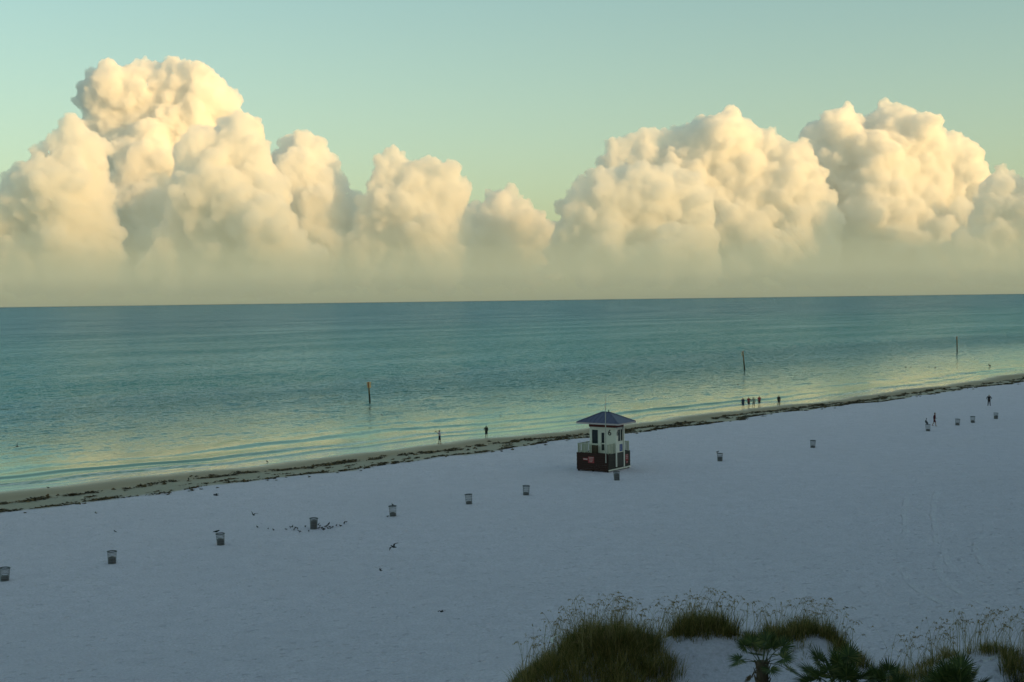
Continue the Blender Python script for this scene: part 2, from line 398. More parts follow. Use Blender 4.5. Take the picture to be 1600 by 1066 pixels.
# ---- cumulus: closed bodies of water droplets that scatter the low sun
CLOUDS = [
    ('A', 18000, [(-5826,2376,224), (-5746,2101,388), (-6205,1979,285), (-6498,1622,362), (-6000,1547,561), (-5667,1800,310), (-6698,1170,431), (-6186,948,604), (-5665,1113,345), (-7260,1091,604), (-7404,533,604), (-6630,437,518), (-5940,428,518), (-5503,681,345)]),
    ('B', 21500, [(-5418,3805,206), (-4939,3677,247), (-4748,3450,309), (-5466,3459,392), (-6359,3471,453), (-6540,3167,340), (-6061,3007,680), (-5344,2947,619), (-4673,3122,257), (-4325,3036,134), (-5821,2237,722), (-6418,2224,495), (-5631,1516,619), (-6351,1526,515), (-5955,801,722), (-5940,3873,103), (-6652,3679,165)]),
    ('C', 18200, [(-3680,2486,174), (-3921,2186,401), (-3530,2155,279), (-4268,2217,209), (-4065,1538,576), (-3456,1486,541), (-4413,1542,261), (-4337,977,523), (-3293,919,523), (-4670,894,296), (-3911,492,611), (-3041,394,523), (-4698,415,436)]),
    ('D', 19800, [(-3254,2345,190), (-2971,2275,285), (-2711,2008,266), (-3093,1843,456), (-2507,1741,171), (-2815,1461,494), (-2488,1221,285), (-3014,944,570), (-2641,608,475), (-2259,697,380)]),
    ('E', 19200, [(-1681,2109,165), (-1802,1973,202), (-1418,1877,184), (-1142,1928,221), (-1329,1674,294), (-859,1833,221), (-984,1441,368), (-1445,1309,442), (-1812,1360,368), (-1221,939,460), (-1822,764,506), (-998,477,460), (-2091,1134,239)]),
    ('F', 20500, [(1,1719,88), (-157,1584,157), (262,1471,98), (466,1253,118), (73,1229,334), (316,1030,275), (-251,1184,393), (-563,1286,275), (17,690,590), (-671,601,491), (606,683,354)]),
    ('G', 20200, [(1563,2299,184), (2047,2408,213), (2549,2421,232), (2888,2570,193), (3323,2680,252), (3177,2451,387), (3726,2271,329), (3949,2441,135), (4285,2167,193), (4441,2339,96), (4526,2020,155), (4108,1688,465), (3413,1794,659), (2640,1756,659), (2060,1763,484), (4763,1391,232), (4375,1106,542), (3406,974,678), (3693,439,678), (4565,524,484), (2534,841,581)]),
    ('K', 18600, [(961,1504,196), (868,1195,249), (1273,1589,267), (1587,1780,178), (1854,1776,178), (2254,1753,151), (2573,1634,142), (2411,1414,267), (1983,1402,410), (1449,1320,446), (2354,1042,321), (1801,960,535), (1177,880,517), (2242,510,535), (1439,431,535), (817,618,357)]),
    ('H', 21000, [(5944,2972,171), (5301,2881,171), (5511,2718,141), (5060,2684,282), (4758,2509,261), (6063,2711,342), (6464,2606,302), (6684,2343,302), (7066,2458,141), (7185,2117,322), (7366,2195,130), (6562,1905,644), (5759,2015,644), (5257,2122,503), (6862,1470,584), (6057,1180,705), (5504,1237,604), (7061,866,604), (6053,427,705), (5249,538,604)]),
    ('I', 18800, [(6936,1747,126), (6845,1354,162), (6665,1248,216), (7151,1188,252), (6952,858,433), (7448,1436,360), (7673,984,541), (8033,709,721), (6501,550,451), (7222,270,541)]),
]
CLOUD_TEXT = {
    'A': 'cumulus cloud at the left edge with a single pointed peak',
    'B': 'tallest cloud tower with twin lit peaks and a grey left flank',
    'C': 'bulky cloud in front of the tallest tower, overlapping its right side',
    'D': 'rounded cloud shoulder sloping down to the right of the bulky left cloud',
    'E': 'stand-alone puffy cloud in the middle of the bank with a bright right edge',
    'F': 'lowest small cloud in the gap between the two tall cloud groups',
    'G': 'broad cloud heap with a domed top, left of the highest right-hand cloud',
    'K': 'lower hazy cloud in front of the broad heap, above the hut',
    'H': 'highest right-hand cloud with a pointed top and a ragged right side',
    'I': 'small low cloud cut off by the right edge'}
def cloud_material():
    m, n, out = new_mat('cloud_droplets')
    v = N(n, 'ShaderNodeVolumeScatter'); v.inputs['Color'].default_value = (0.999, 0.999, 0.999, 1)
    v.inputs['Density'].default_value = 0.0125; v.inputs['Anisotropy'].default_value = 0.0
    L(n, v.outputs[0], out.inputs['Volume'])
    m.cycles.homogeneous_volume = True
    return m
def unit_sphere(sub):
    bm = bmesh.new(); bmesh.ops.create_icosphere(bm, subdivisions=sub, radius=1.0)
    V = np.array([v.co for v in bm.verts]); Fc = np.array([[v.index for v in fc.verts] for fc in bm.faces]); bm.free()
    return V, Fc
def build_clouds():
    mat = cloud_material(); SV, SF = unit_sphere(1)
    tx = bpy.data.textures.new('cloud_billow', 'VORONOI'); tx.noise_scale = 65.0; tx.distance_metric = 'DISTANCE'; tx.noise_intensity = 1.0
    t2 = bpy.data.textures.new('cloud_fray', 'CLOUDS'); t2.noise_scale = 230.0; t2.noise_depth = 6
    for ci, (key, Y, lobes) in enumerate(CLOUDS):
        rng = np.random.default_rng(100 + ci)
        cx = np.mean([l[0] for l in lobes])
        sph = []
        for (x, z, r_) in lobes:
            y0 = rng.normal(0, 0.35)*r_
            sph.append((x-cx, y0, z, r_*0.90, 0))
        # bridges between neighbouring billows, and the flat dark base under them
        base = list(sph)
        for q in base:
            bigger = sorted((w_ for w_ in base if w_[3] > q[3]), key=lambda w_: math.dist(w_[:3], q[:3]))[:2]
            for w_ in bigger:
                for e in (0.3, 0.6):
                    sph.append(tuple(q[i]*(1-e) + w_[i]*e for i in range(3)) + (q[3]*(1-e)*0.95 + w_[3]*e*0.8, 1))
            zz = q[2]
            while zz > 260:
                zz -= 300; rr_ = max(q[3], 330)
                sph.append((q[0] + rng.normal(0, 60), q[1] + 120, max(zz, 60+rr_), rr_, 1))
        k = 0
        while k < len(sph):
            x, y0, z, r_, lev = sph[k]; k += 1
            if lev >= 3 or r_ < 70: continue
            nchild = (16, 10, 6)[lev]
            for _ in range(nchild):
                d = rng.normal(size=3); d /= np.linalg.norm(d); d[2] = abs(d[2])*0.9 if rng.random() < 0.7 else d[2]
                d[1] = -abs(d[1]) if rng.random() < 0.75 else d[1]
                d /= np.linalg.norm(d); q = r_*(0.12 + 0.34*rng.random()**1.8)
                sph.append((x+d[0]*r_*0.78, y0+d[1]*r_*0.78, z+d[2]*r_*0.78, q, lev+1))
        sph = [q for q in sph if q[2] - q[3] > 60]
        V = np.concatenate([SV*q[3] + np.array(q[:3]) for q in sph]); Fc = np.concatenate([SF + i*len(SV) for i in range(len(sph))])
        me = fast_mesh('cloud_src', V, Fc)
        o = bpy.data.objects.new('cloud_src', me); COL.objects.link(o)
        md = o.modifiers.new('r', 'REMESH'); md.mode = 'VOXEL'; md.voxel_size = 20.0; md.use_smooth_shade = True
        sm = o.modifiers.new('s', 'SMOOTH'); sm.factor = 0.5; sm.iterations = 1
        dm = o.modifiers.new('d', 'DISPLACE'); dm.texture = t2; dm.strength = 175.0; dm.mid_level = 0.5; dm.texture_coords = 'LOCAL'
        d2 = o.modifiers.new('e', 'DISPLACE'); d2.texture = tx; d2.strength = -24.0; d2.mid_level = 0.35; d2.texture_coords = 'LOCAL'
        dg = bpy.context.evaluated_depsgraph_get()
        res = bpy.data.meshes.new_from_object(o.evaluated_get(dg))
        bpy.data.objects.remove(o); bpy.data.meshes.remove(me)
        res.name = 'cumulus_cloud'; res.materials.clear(); res.materials.append(mat)
        c = obj('cumulus_cloud', res, loc=(cx, Y, 0))
        tag(c, CLOUD_TEXT[key], 'cloud', 'cumulus clouds over the horizon')
build_clouds()

# ---- haze lying under the clouds, far out over the water
def build_haze():
    prof = [(0, 5600), (250, 5000), (450, 3300), (650, 1900), (900, 1100), (1300, 680), (2000, 400), (2800, 200), (3800, 20)]
    yb = 16900
    ring = [(yb - l, z + 2.0) for z, l in prof] + [(yb, 3802.0), (yb, 2.0)]
    xs = (-30000, 30000)
    V = [(x, y_, z) for x in xs for y_, z in ring]; k = len(ring)
    Fc = [tuple(range(k)), tuple(range(2*k-1, k-1, -1))] + [(i, i+k, (i+1) % k + k, (i+1) % k) for i in range(k)]
    m, n, out = new_mat('sea_haze')
    v = N(n, 'ShaderNodeVolumePrincipled'); v.inputs['Color'].default_value = (0.66, 0.80, 0.80, 1)
    v.inputs['Density'].default_value = 4.8e-4; v.inputs['Anisotropy'].default_value = 0.0
    L(n, v.outputs[0], out.inputs['Volume']); m.cycles.homogeneous_volume = True
    me = mesh_from('haze', V, Fc, m)
    bm = bmesh.new(); bm.from_mesh(me); bmesh.ops.recalc_face_normals(bm, faces=bm.faces); bm.to_mesh(me); bm.free()
    o = obj('haze', me); tag(o, 'pale grey haze along the horizon under the clouds', 'haze', kind='stuff')
build_haze()

# ---- unseen hotels behind the camera, added so that their long shadow lies over the whole beach
def build_hotels():
    wall = simple('hotel_stucco', (0.55, 0.50, 0.44), 0.85, 0.06, 0.4)
    glass = simple('hotel_glass', (0.03, 0.04, 0.05), 0.1, 0.2, 1.0)
    for k, (s0, s1, h) in enumerate([(-200, -100, 38), (-98, -6, 40), (-4, 120, 42), (122, 300, 40), (302, 640, 42)]):
        c = P((s0+s1)/2, -16, gz(P((s0+s1)/2, -16).x, P((s0+s1)/2, -16).y) - 0.3)
        t = thing('hotel', '%s unseen hotel behind the viewer, added to shade the beach' % ['far left', 'left', 'middle', 'right', 'far right'][k], 'building', c, math.atan2(ES.y, ES.x), 'unseen hotels shading the beach')
        w = s1 - s0; m = MB().box(-w/2, w/2, -12, 11, 0, h)
        m.build('wall', wall, t)
        for fl in range(int(h // 4) - 1):
            g = MB().box(-w/2+1, w/2-1, 11.003, 11.05, 3.2+fl*4, 5.6+fl*4); g.build('window', glass, t)
build_hotels()

# ------------------------------------------------------------------ seaweed washed up in two lines
def build_wrack():
    m, n, out = new_mat('dry_seaweed')
    b = N(n, 'ShaderNodeBsdfPrincipled', i_Roughness=0.8); L(n, b.outputs[0], out.inputs[0])
    ge = N(n, 'ShaderNodeNewGeometry')
    rp = ramp(n, ge.outputs['Random Per Island'], [(0.0, (0.014, 0.012, 0.007, 1)), (0.4, (0.05, 0.036, 0.016, 1)), (0.8, (0.12, 0.080, 0.028, 1)), (1.0, (0.20, 0.14, 0.07, 1))])
    L(n, rp.outputs[0], b.inputs['Base Color'])
    l1s = [40, 56, 60, 68, 74, 78, 84, 91, 103, 115, 129, 157, 176, 197, 231, 270, 330]
    l1o = [-12.8, -12.6, -12.3, -11.2, -10.2, -9.4, -8.6, -8.7, -9.7, -10.1, -10.3, -8.2, -8.6, -7.2, -7.6, -8.6, -9]
    for which, label in (('lower', 'broken row of brown seaweed clumps on the wet sand, nearer the water'),
                         ('upper', 'thin dark line of seaweed where the wet sand meets the dry sand')):
        rng = np.random.default_rng(5 if which == 'lower' else 9)
        V = []; Fc = []; cen = []
        s = 30.0
        while s < 330:
            dens = 0.5 + 0.5*float(fbm(np.array([s]), np.array([3.0 if which == 'lower' else 8.0]), 31, 2, 0.12)[0])
            far = s/120.0
            if which == 'lower':
                o0 = float(np.interp(s, l1s, l1o)) + rng.normal(0, 0.55); ln = rng.uniform(0.35, 1.5)*(0.6+dens); wd = rng.uniform(0.2, 0.85)
                step = rng.exponential(0.34)/(0.25+dens) + 0.06
            else:
                o0 = float(dry_edge(s)) + 0.5 + rng.normal(0, 0.30) + (rng.random() < 0.25)*rng.uniform(0, 4.0); ln = rng.uniform(0.3, 1.6); wd = rng.uniform(0.06, 0.26)*(0.5+dens)*(1.0 + 0.8*(s > 85) + 1.0*(s > 125))
                step = rng.exponential(0.24)/(0.35+dens) + 0.04
            if rng.random() < 0.35: ln *= 0.3; wd *= 0.5; o0 += rng.normal(0, 1.3)      # stray bits
            k = int(6 + 30*ln*wd/0.3)
            for _ in range(min(k, 60)):
                ds = rng.normal(0, ln*0.4); dt = rng.normal(0, wd*0.5) + ds*rng.normal(0.12, 0.05)
                S = s + ds; T = o0 + dt
                z = rng.uniform(-0.01, 0.05 + 0.16*wd)
                a = rng.uniform(0, 6.28); e = rng.uniform(0.08, 0.26); tl = rng.normal(0, 0.5, 2)
                ax = np.array([math.cos(a), math.sin(a), tl[0]*0.6])*e; bx = np.array([-math.sin(a), math.cos(a), tl[1]])*e*rng.uniform(0.2, 0.5)
                c = np.array([0, 0, z]); i = len(V); cen += [(S, T)]*4
                V += [c-ax, c+bx*0.8, c+ax, c-bx+np.array([0, 0, rng.uniform(0, 0.04)])]; Fc.append((i, i+1, i+2, i+3))
            s += step*(0.8 + 0.5*far)
        cen = np.array(cen); tt = cen[:, 1] + t_water(cen[:, 0])
        wx = cen[:, 0]*ES.x + tt*ET.x; wy = cen[:, 0]*ES.y + tt*ET.y
        V = np.array(V) + np.stack([wx, wy, ground_z(wx, wy)], 1)
        o = obj('seaweed_line', fast_mesh('seaweed', V, Fc, m, False)); tag(o, label, 'seaweed', 'seaweed lines', 'stuff')
build_wrack()

# ------------------------------------------------------------------ lifeguard hut
def build_hut():
    X0, Y0 = 9.39, 131.57
    cream = simple('hut_cream_paint', (0.76, 0.74, 0.64), 0.55, 0.05, 3, bump=0.1)
    brown = simple('hut_brown_board', (0.040, 0.016, 0.013), 0.7, 0.25, 6, bump=0.3)
    char = simple('hut_charcoal_board', (0.045, 0.042, 0.036), 0.7, 0.2, 6, bump=0.3)
    blue = simple('roof_blue_metal', (0.080, 0.083, 0.155), 0.42, 0.1, 2.5)
    redw = simple('hut_red_beam', (0.11, 0.022, 0.016), 0.6, 0.2, 5)
    pink = simple('soffit_paint', (0.50, 0.42, 0.42), 0.7, 0.06, 3)
    glass = simple('hut_glass', (0.012, 0.022, 0.024), 0.08, 0.3, 3, spec=0.5)
    white = simple('trim_white', (0.74, 0.74, 0.66), 0.5, 0.05, 4)
    rail = simple('rail_pale_wood', (0.42, 0.43, 0.34), 0.7, 0.12, 5)
    dark = simple('number_black', (0.012, 0.012, 0.012), 0.6)
    red = simple('sign_red', (0.30, 0.05, 0.055), 0.5, 0.1, 4)
    pale = simple('sign_white_print', (0.55, 0.50, 0.48), 0.5)
    bluep = simple('poster_blue', (0.03, 0.075, 0.26), 0.5, 0.1, 4)
    steel = simple('pole_metal', (0.42, 0.41, 0.37), 0.4, 0.1, 3)
    g0 = min(gz(X0, Y0), gz(X0-3, Y0+2), gz(X0+2.4, Y0+3.4), gz(X0-0.5, Y0+5.4))
    t = thing('lifeguard_hut', 'cream lifeguard hut numbered 6 with blue hip roof on a dark brown deck', 'lifeguard hut', (X0, Y0, g0), math.radians(145.5))
    # local axes: +x runs along the front (brown) side away from the near corner; the right side runs along -y
    def bx(name, mat, x0, x1, y0, y1, z0, z1, par=None):
        return MB().box(x0, x1, -y1, -y0, z0, z1).build(name, mat, par or t)
    DX, DY = 3.65, 4.3
    # skirt boards, one object per side, lapped boards with recessed joints
    def boards(name, mat, along, a0, a1, fix, sgn, z0, z1, nb, flare=0.0):
        m = MB(); h = (z1-z0)/nb
        for k in range(nb):
            d = 0.0 if k % 2 else 0.012
            za, zb = z0+k*h+0.006, z0+(k+1)*h-0.006
            fl = flare*(1-k/nb)
            lo, hi = fix - 0.03, fix + 0.03 + d
            if along == 'x': m.box(a0, a1-fl, -(hi if sgn > 0 else fix+0.03), -(lo if sgn > 0 else fix-0.03-d), za, zb)
            else: m.box(*( (fix-0.03-d, fix+0.03) if sgn < 0 else (fix-0.03, fix+0.03+d) ), -a1, -a0, za, zb)
        return m.build(name, mat, t)
    sf = boards('front_skirt', brown, 'x', 0.03, DX+0.05, 0.0, -1, 0.10, 1.86, 9, 0.25); sf['label'] = 'dark brown board skirt on the side facing the water line left'
    boards('side_skirt', char, 'y', 0.0, DY, 0.0, -1, 0.28, 1.80, 8)
    boards('back_skirt', brown, 'x', 0.03, DX, DY, 1, 0.15, 1.80, 8)
    boards('far_skirt', brown, 'y', 0.0, DY, DX, 1, 0.15, 1.80, 8)
    bx('side_sill', white, -0.06, 0.02, 0.02, DY+0.02, 0.13, 0.26)
    bx('deck_floor', brown, 0.04, DX-0.04, 0.04, DY-0.04, 1.62, 1.72)
    for (x, y) in ((0.12, 0.12), (DX-0.12, 0.12), (0.12, DY-0.12), (DX-0.12, DY-0.12), (DX/2, 0.12), (DX/2, DY-0.12)):
        bx('stilt', brown, x-0.08, x+0.08, y-0.08, y+0.08, -0.4, 1.62)
    # cabin walls with real openings
    cx0, cx1, cy0, cy1, zb, zt = 0.0, 3.0, 1.42, 2.96, 1.72, 4.48
    def wall(name, axis_, f0_, f1_, a0, a1, holes):
        m = MB(); xs = sorted({a0, a1, *[h[0] for h in holes], *[h[1] for h in holes]}); zs = sorted({zb, zt, *[h[2] for h in holes], *[h[3] for h in holes]})
        for i in range(len(xs)-1):
            for j in range(len(zs)-1):
                mx, mz = (xs[i]+xs[i+1])/2, (zs[j]+zs[j+1])/2
                if any(h[0] < mx < h[1] and h[2] < mz < h[3] for h in holes): continue
                if axis_ == 'x': m.box(xs[i], xs[i+1], -f1_, -f0_, zs[j], zs[j+1])
                else: m.box(f0_, f1_, -xs[i+1], -xs[i], zs[j], zs[j+1])
        return m.build(name, cream, t)
    W_ = 0.07
    wall('front_wall', 'x', cy0, cy0+W_, cx0, cx1, [(2.02, 2.72, 2.66, 4.04), (1.22, 1.70, 1.74, 3.86)])
    wall('side_wall', 'y', cx0, cx0+W_, cy0+W_, cy1-W_, [(1.98, 2.82, 2.95, 4.10)])
    wall('rear_wall', 'x', cy1-W_, cy1, cx0, cx1, [(0.5, 1.3, 2.7, 4.05), (1.7, 2.5, 2.7, 4.05)])
    wall('far_wall', 'y', cx1-W_, cx1, cy0+W_, cy1-W_, [(1.75, 2.6, 2.7, 4.05)])
    bx('cabin_floor', brown, 0.08, 2.92, 1.5, 2.88, 1.73, 1.76)
    w = bx('window', glass, 2.02, 2.72, cy0+0.03, cy0+0.04, 2.66, 4.04)
    f_ = MB(); 
    for q in ((1.98, 2.02, 2.60, 4.09), (2.72, 2.77, 2.60, 4.09), (2.02, 2.72, 2.60, 2.66), (2.02, 2.72, 4.04, 4.09)): f_.box(q[0], q[1], -cy0+0.0, -cy0+0.025, q[2], q[3])
    f_.build('frame', white, w)
    w = bx('window', glass, 0.5, 1.3, cy1-0.04, cy1-0.03, 2.7, 4.05); w = bx('window', glass, 1.7, 2.5, cy1-0.04, cy1-0.03, 2.7, 4.05)
    w = bx('window', glass, cx1-0.04, cx1-0.03, 1.75, 2.6, 2.7, 4.05)
    w = bx('window', glass, 0.03, 0.04, 1.98, 2.82, 2.95, 4.10)
    m = MB(); m.box(-0.02, 0.025, -2.43, -2.36, 2.95, 4.10); m.box(-0.02, 0.025, -2.82, -1.98, 2.90, 2.95); m.box(-0.02, 0.025, -2.82, -1.98, 4.10, 4.15); m.build('frame', white, w)
    d = MB(); d.box(1.22, 1.29, -cy0-0.055, -cy0-0.02, 1.74, 3.86); d.box(1.63, 1.70, -cy0-0.055, -cy0-0.02, 1.74, 3.86); d.box(1.29, 1.63, -cy0-0.055, -cy0-0.02, 1.74, 2.0); d.box(1.29, 1.63, -cy0-0.055, -cy0-0.02, 2.62, 2.74); d.box(1.29, 1.63, -cy0-0.055, -cy0-0.02, 3.78, 3.86)
    d = d.build('door', cream, t)
    bx('pane', glass, 1.29, 1.63, cy0+0.03, cy0+0.04, 2.74, 3.78, d); bx('pane', simple('door_lower_glass', (0.05, 0.06, 0.055), 0.2, 0.3, 4), 1.29, 1.63, cy0+0.03, cy0+0.04, 2.0, 2.62, d)
    MB().tube([(1.64, -cy0+0.05, 2.66), (1.64, -cy0+0.05, 2.80)], 0.018, 6).build('handle', dark, d)
    # beam under the roof
    m = MB(); m.box(cx0-0.05, cx1+0.05, -cy1-0.05, -cy0+0.05, zt-0.14, zt+0.26); m.build('wall_plate', redw, t)
    for k, x in enumerate(np.linspace(cx0-0.75, cx1+0.75, 9)):
        MB().box(x-0.03, x+0.03, -cy1-0.85, -cy0+0.85, zt+0.264, zt+0.36).build('rafter', redw, t)
    # hip roof with seams
    rx0, rx1, ry0, ry1, ze, za = -0.93, 3.93, 0.42, 3.95, 4.85, 5.80
    mx, my = 1.5, 2.19
    A = [(rx0, -ry0, ze), (rx1, -ry0, ze), (rx1, -ry1, ze), (rx0, -ry1, ze)]; R1 = (mx-0.45, -my, za); R2 = (mx+0.45, -my, za)
    th = 0.07
    V = A + [R1, R2] + [(p[0], p[1], p[2]-th) for p in A]
    Fc = [(0, 1, 5, 4)[::-1], (1, 2, 5)[::-1], (2, 3, 4, 5)[::-1], (3, 0, 4)[::-1]] + [(i, (i+1) % 4, 6+(i+1) % 4, 6+i) for i in range(4)]
    roof = obj('roof', mesh_from('roof', V, Fc, blue), t); roof['label'] = 'shallow blue metal hip roof'
    obj('soffit', mesh_from('soffit', [(p[0]*0.998+0.003, p[1]*0.998-0.003, p[2]-th-0.012) for p in A], [(0, 1, 2, 3)], pink), roof)
    m = MB(); e = 0.06
    m.box(rx0-0.02, rx1+0.02, -ry0+0.002, -ry0+0.03, ze-0.16, ze-0.01); m.box(rx0-0.02, rx1+0.02, -ry1-0.03, -ry1-0.002, ze-0.16, ze-0.01)
    m.box(rx0-0.03, rx0-0.002, -ry1, -ry0, ze-0.16, ze-0.01); m.box(rx1+0.002, rx1+0.03, -ry1, -ry0, ze-0.16, ze-0.01); m.build('fascia', pink, roof)
    def seam(a, b, r_=0.022): MB().tube([Vector(a)+Vector((0, 0, 0.015)), Vector(b)+Vector((0, 0, 0.015))], r_, 5).build('seam', blue, roof)
    for a, b in ((A[0], R1), (A[1], R2), (A[2], R2), (A[3], R1), (R1, R2)): seam(a, b, 0.035)
    for k in range(1, 10):
        x = rx0 + (rx1-rx0)*k/10
        top = R1 if x < R1[0] else (R2 if x > R2[0] else (x, -my, za))
        fr = 1.0 if R1[0] <= x <= R2[0] else ((x-rx0)/(R1[0]-rx0) if x < R1[0] else (rx1-x)/(rx1-R2[0]))
        for ye in (-ry0, -ry1): seam((x, ye, ze), (x, ye + (-my-ye)*fr, ze + (za-ze)*fr), 0.012)
    MB().tube([(mx-0.3, -my, za), (mx-0.3, -my, za+0.18), (mx-0.3, -my, za+0.24)], [0.05, 0.05, 0.02], 8).build('finial', dark, roof)
    # posts on the right side, panel, poster
    for y in (cy0, cy1): bx('corner_post', white, -0.13, -0.045, y-0.09, y+0.09, 0.42 if y == cy0 else 0.30, zt-0.142)
    pn = bx('wall_panel', white, -0.035, -0.003, cy0+0.10, cy1-0.10, 1.84, 2.88)
    bx('side_hatch', simple('hatch_grey', (0.06, 0.06, 0.055), 0.6, 0.15, 5), -0.075, -0.048, cy0+0.10, cy1-0.10, 0.42, 1.76)
    po = bx('poster', bluep, -0.045, -0.037, 2.16, 2.74, 1.92, 2.62)
    for k in range(5): bx('print_line', pale, -0.048, -0.0455, 2.24, 2.24+(0.42, 0.3, 0.40, 0.26, 0.36)[k], 2.50-k*0.11, 2.53-k*0.11, po)
    # numbers
    def number(ch, size, fn):
        cu = bpy.data.curves.new('digit', 'FONT'); cu.body = ch; cu.size = size; cu.align_x = 'CENTER'; cu.extrude = 0.006; cu.offset = 0.012
        tmp = bpy.data.objects.new('digit_src', cu); COL.objects.link(tmp)
        me = bpy.data.meshes.new_from_object(tmp.evaluated_get(bpy.context.evaluated_depsgraph_get())); bpy.data.objects.remove(tmp)
        me.materials.clear(); me.materials.append(dark)
        for v in me.vertices: v.co = fn(v.co.copy())
        o = obj('number', me, t); o['label'] = 'black painted number 6'
    number('6', 0.80, lambda c: Vector((0.66 - c.x, -cy0 + 0.010 + c.z, 3.56 + c.y)))
    number('6', 0.74, lambda c: Vector((-0.136 - c.z*0.3, -(1.62 + c.x), 3.56 + c.y)))
    # signs on the skirt
    s1 = bx('sign', red, 1.62, 2.32, -0.060, -0.047, 0.86, 1.50)
    for k in range(4): bx('print_line', pale, 1.68+0.05*k, 2.24-0.03*k, -0.064, -0.0605, 1.40-0.14*k, 1.435-0.14*k, s1)
    s1b = bx('sign', red, 2.34, 2.92, -0.060, -0.047, 1.10, 1.34); bx('print_line', pale, 2.40, 2.86, -0.064, -0.0605, 1.18, 1.26, s1b)
    s2 = bx('sign', red, -0.062, -0.048, 3.30, 3.86, 0.86, 1.50)
    for k in range(3): bx('print_line', pale, -0.066, -0.0625, 3.36, 3.78, 1.38-0.16*k, 1.42-0.16*k, s2)
    s3 = bx('sign', red, -0.062, -0.048, 3.40, 3.78, 0.58, 0.82); bx('print_line', pale, -0.066, -0.0625, 3.48, 3.70, 0.66, 0.73, s3)
    # railing
    def rails(a, b):
        a = Vector(a); b = Vector(b); d = b-a; n_ = max(1, round(d.length/0.78)); ux = d.normalized()
        for k in range(n_+1):
            p = a + d*k/n_; MB().box(p.x-0.045, p.x+0.045, p.y-0.045, p.y+0.045, 1.73, 2.78).build('rail_post', rail, t)
        pr = Vector((-ux.y, ux.x, 0))
        def bar(z0, z1, w_): 
            V = [tuple(q + pr*s_*w_ + Vector((0, 0, z))) for z in (z0, z1) for q in (a, b) for s_ in (-1, 1)]
            MB().add(V, [(0, 2, 3, 1), (4, 5, 7, 6), (0, 1, 5, 4), (2, 6, 7, 3), (0, 4, 6, 2), (1, 3, 7, 5)]).build('rail', rail, t)
        bar(2.70, 2.76, 0.03); bar(1.90, 1.95, 0.025)
        nb = int(d.length/0.19)
        for k in range(1, nb):
            p = a + d*k/nb; e1 = ux*0.034; e2 = pr*0.012
            V = [tuple(p + e1*i_ + e2*j_ + Vector((0, 0, z))) for z in (1.95, 2.70) for j_ in (-1, 1) for i_ in (-1, 1)]
            MB().add(V, [(0, 2, 3, 1), (4, 5, 7, 6), (0, 1, 5, 4), (2, 6, 7, 3), (0, 4, 6, 2), (1, 3, 7, 5)]).build('baluster', rail, t)
    e = 0.10
    rails((2.05, -e, 0), (DX-e, -e, 0)); rails((DX-e, -e-0.1, 0), (DX-e, -DY+e+0.1, 0)); rails((e, -DY+e, 0), (DX-e-0.1, -DY+e, 0))
    rails((e, -e, 0), (e, -cy0+0.14, 0)); rails((e, -cy1-0.10, 0), (e, -DY+e+0.1, 0))
    bx('storage_box', simple('box_brown', (0.10, 0.075, 0.05), 0.7, 0.2, 5), 2.0, 2.75, 1.05, 1.36, 1.725, 2.5)
    # flagpole clamped to the front skirt
    fp = MB().tube([(0.23, 0.10, 0.98), (0.23, 0.10, 4.4), (0.23, 0.10, 7.7)], [0.055, 0.048, 0.022], 8).build('flagpole', steel, t)
    for z in (1.15, 1.65): bx('clamp', dark, 0.16, 0.30, -0.10, -0.045, z, z+0.06, fp)
    return t
build_hut()

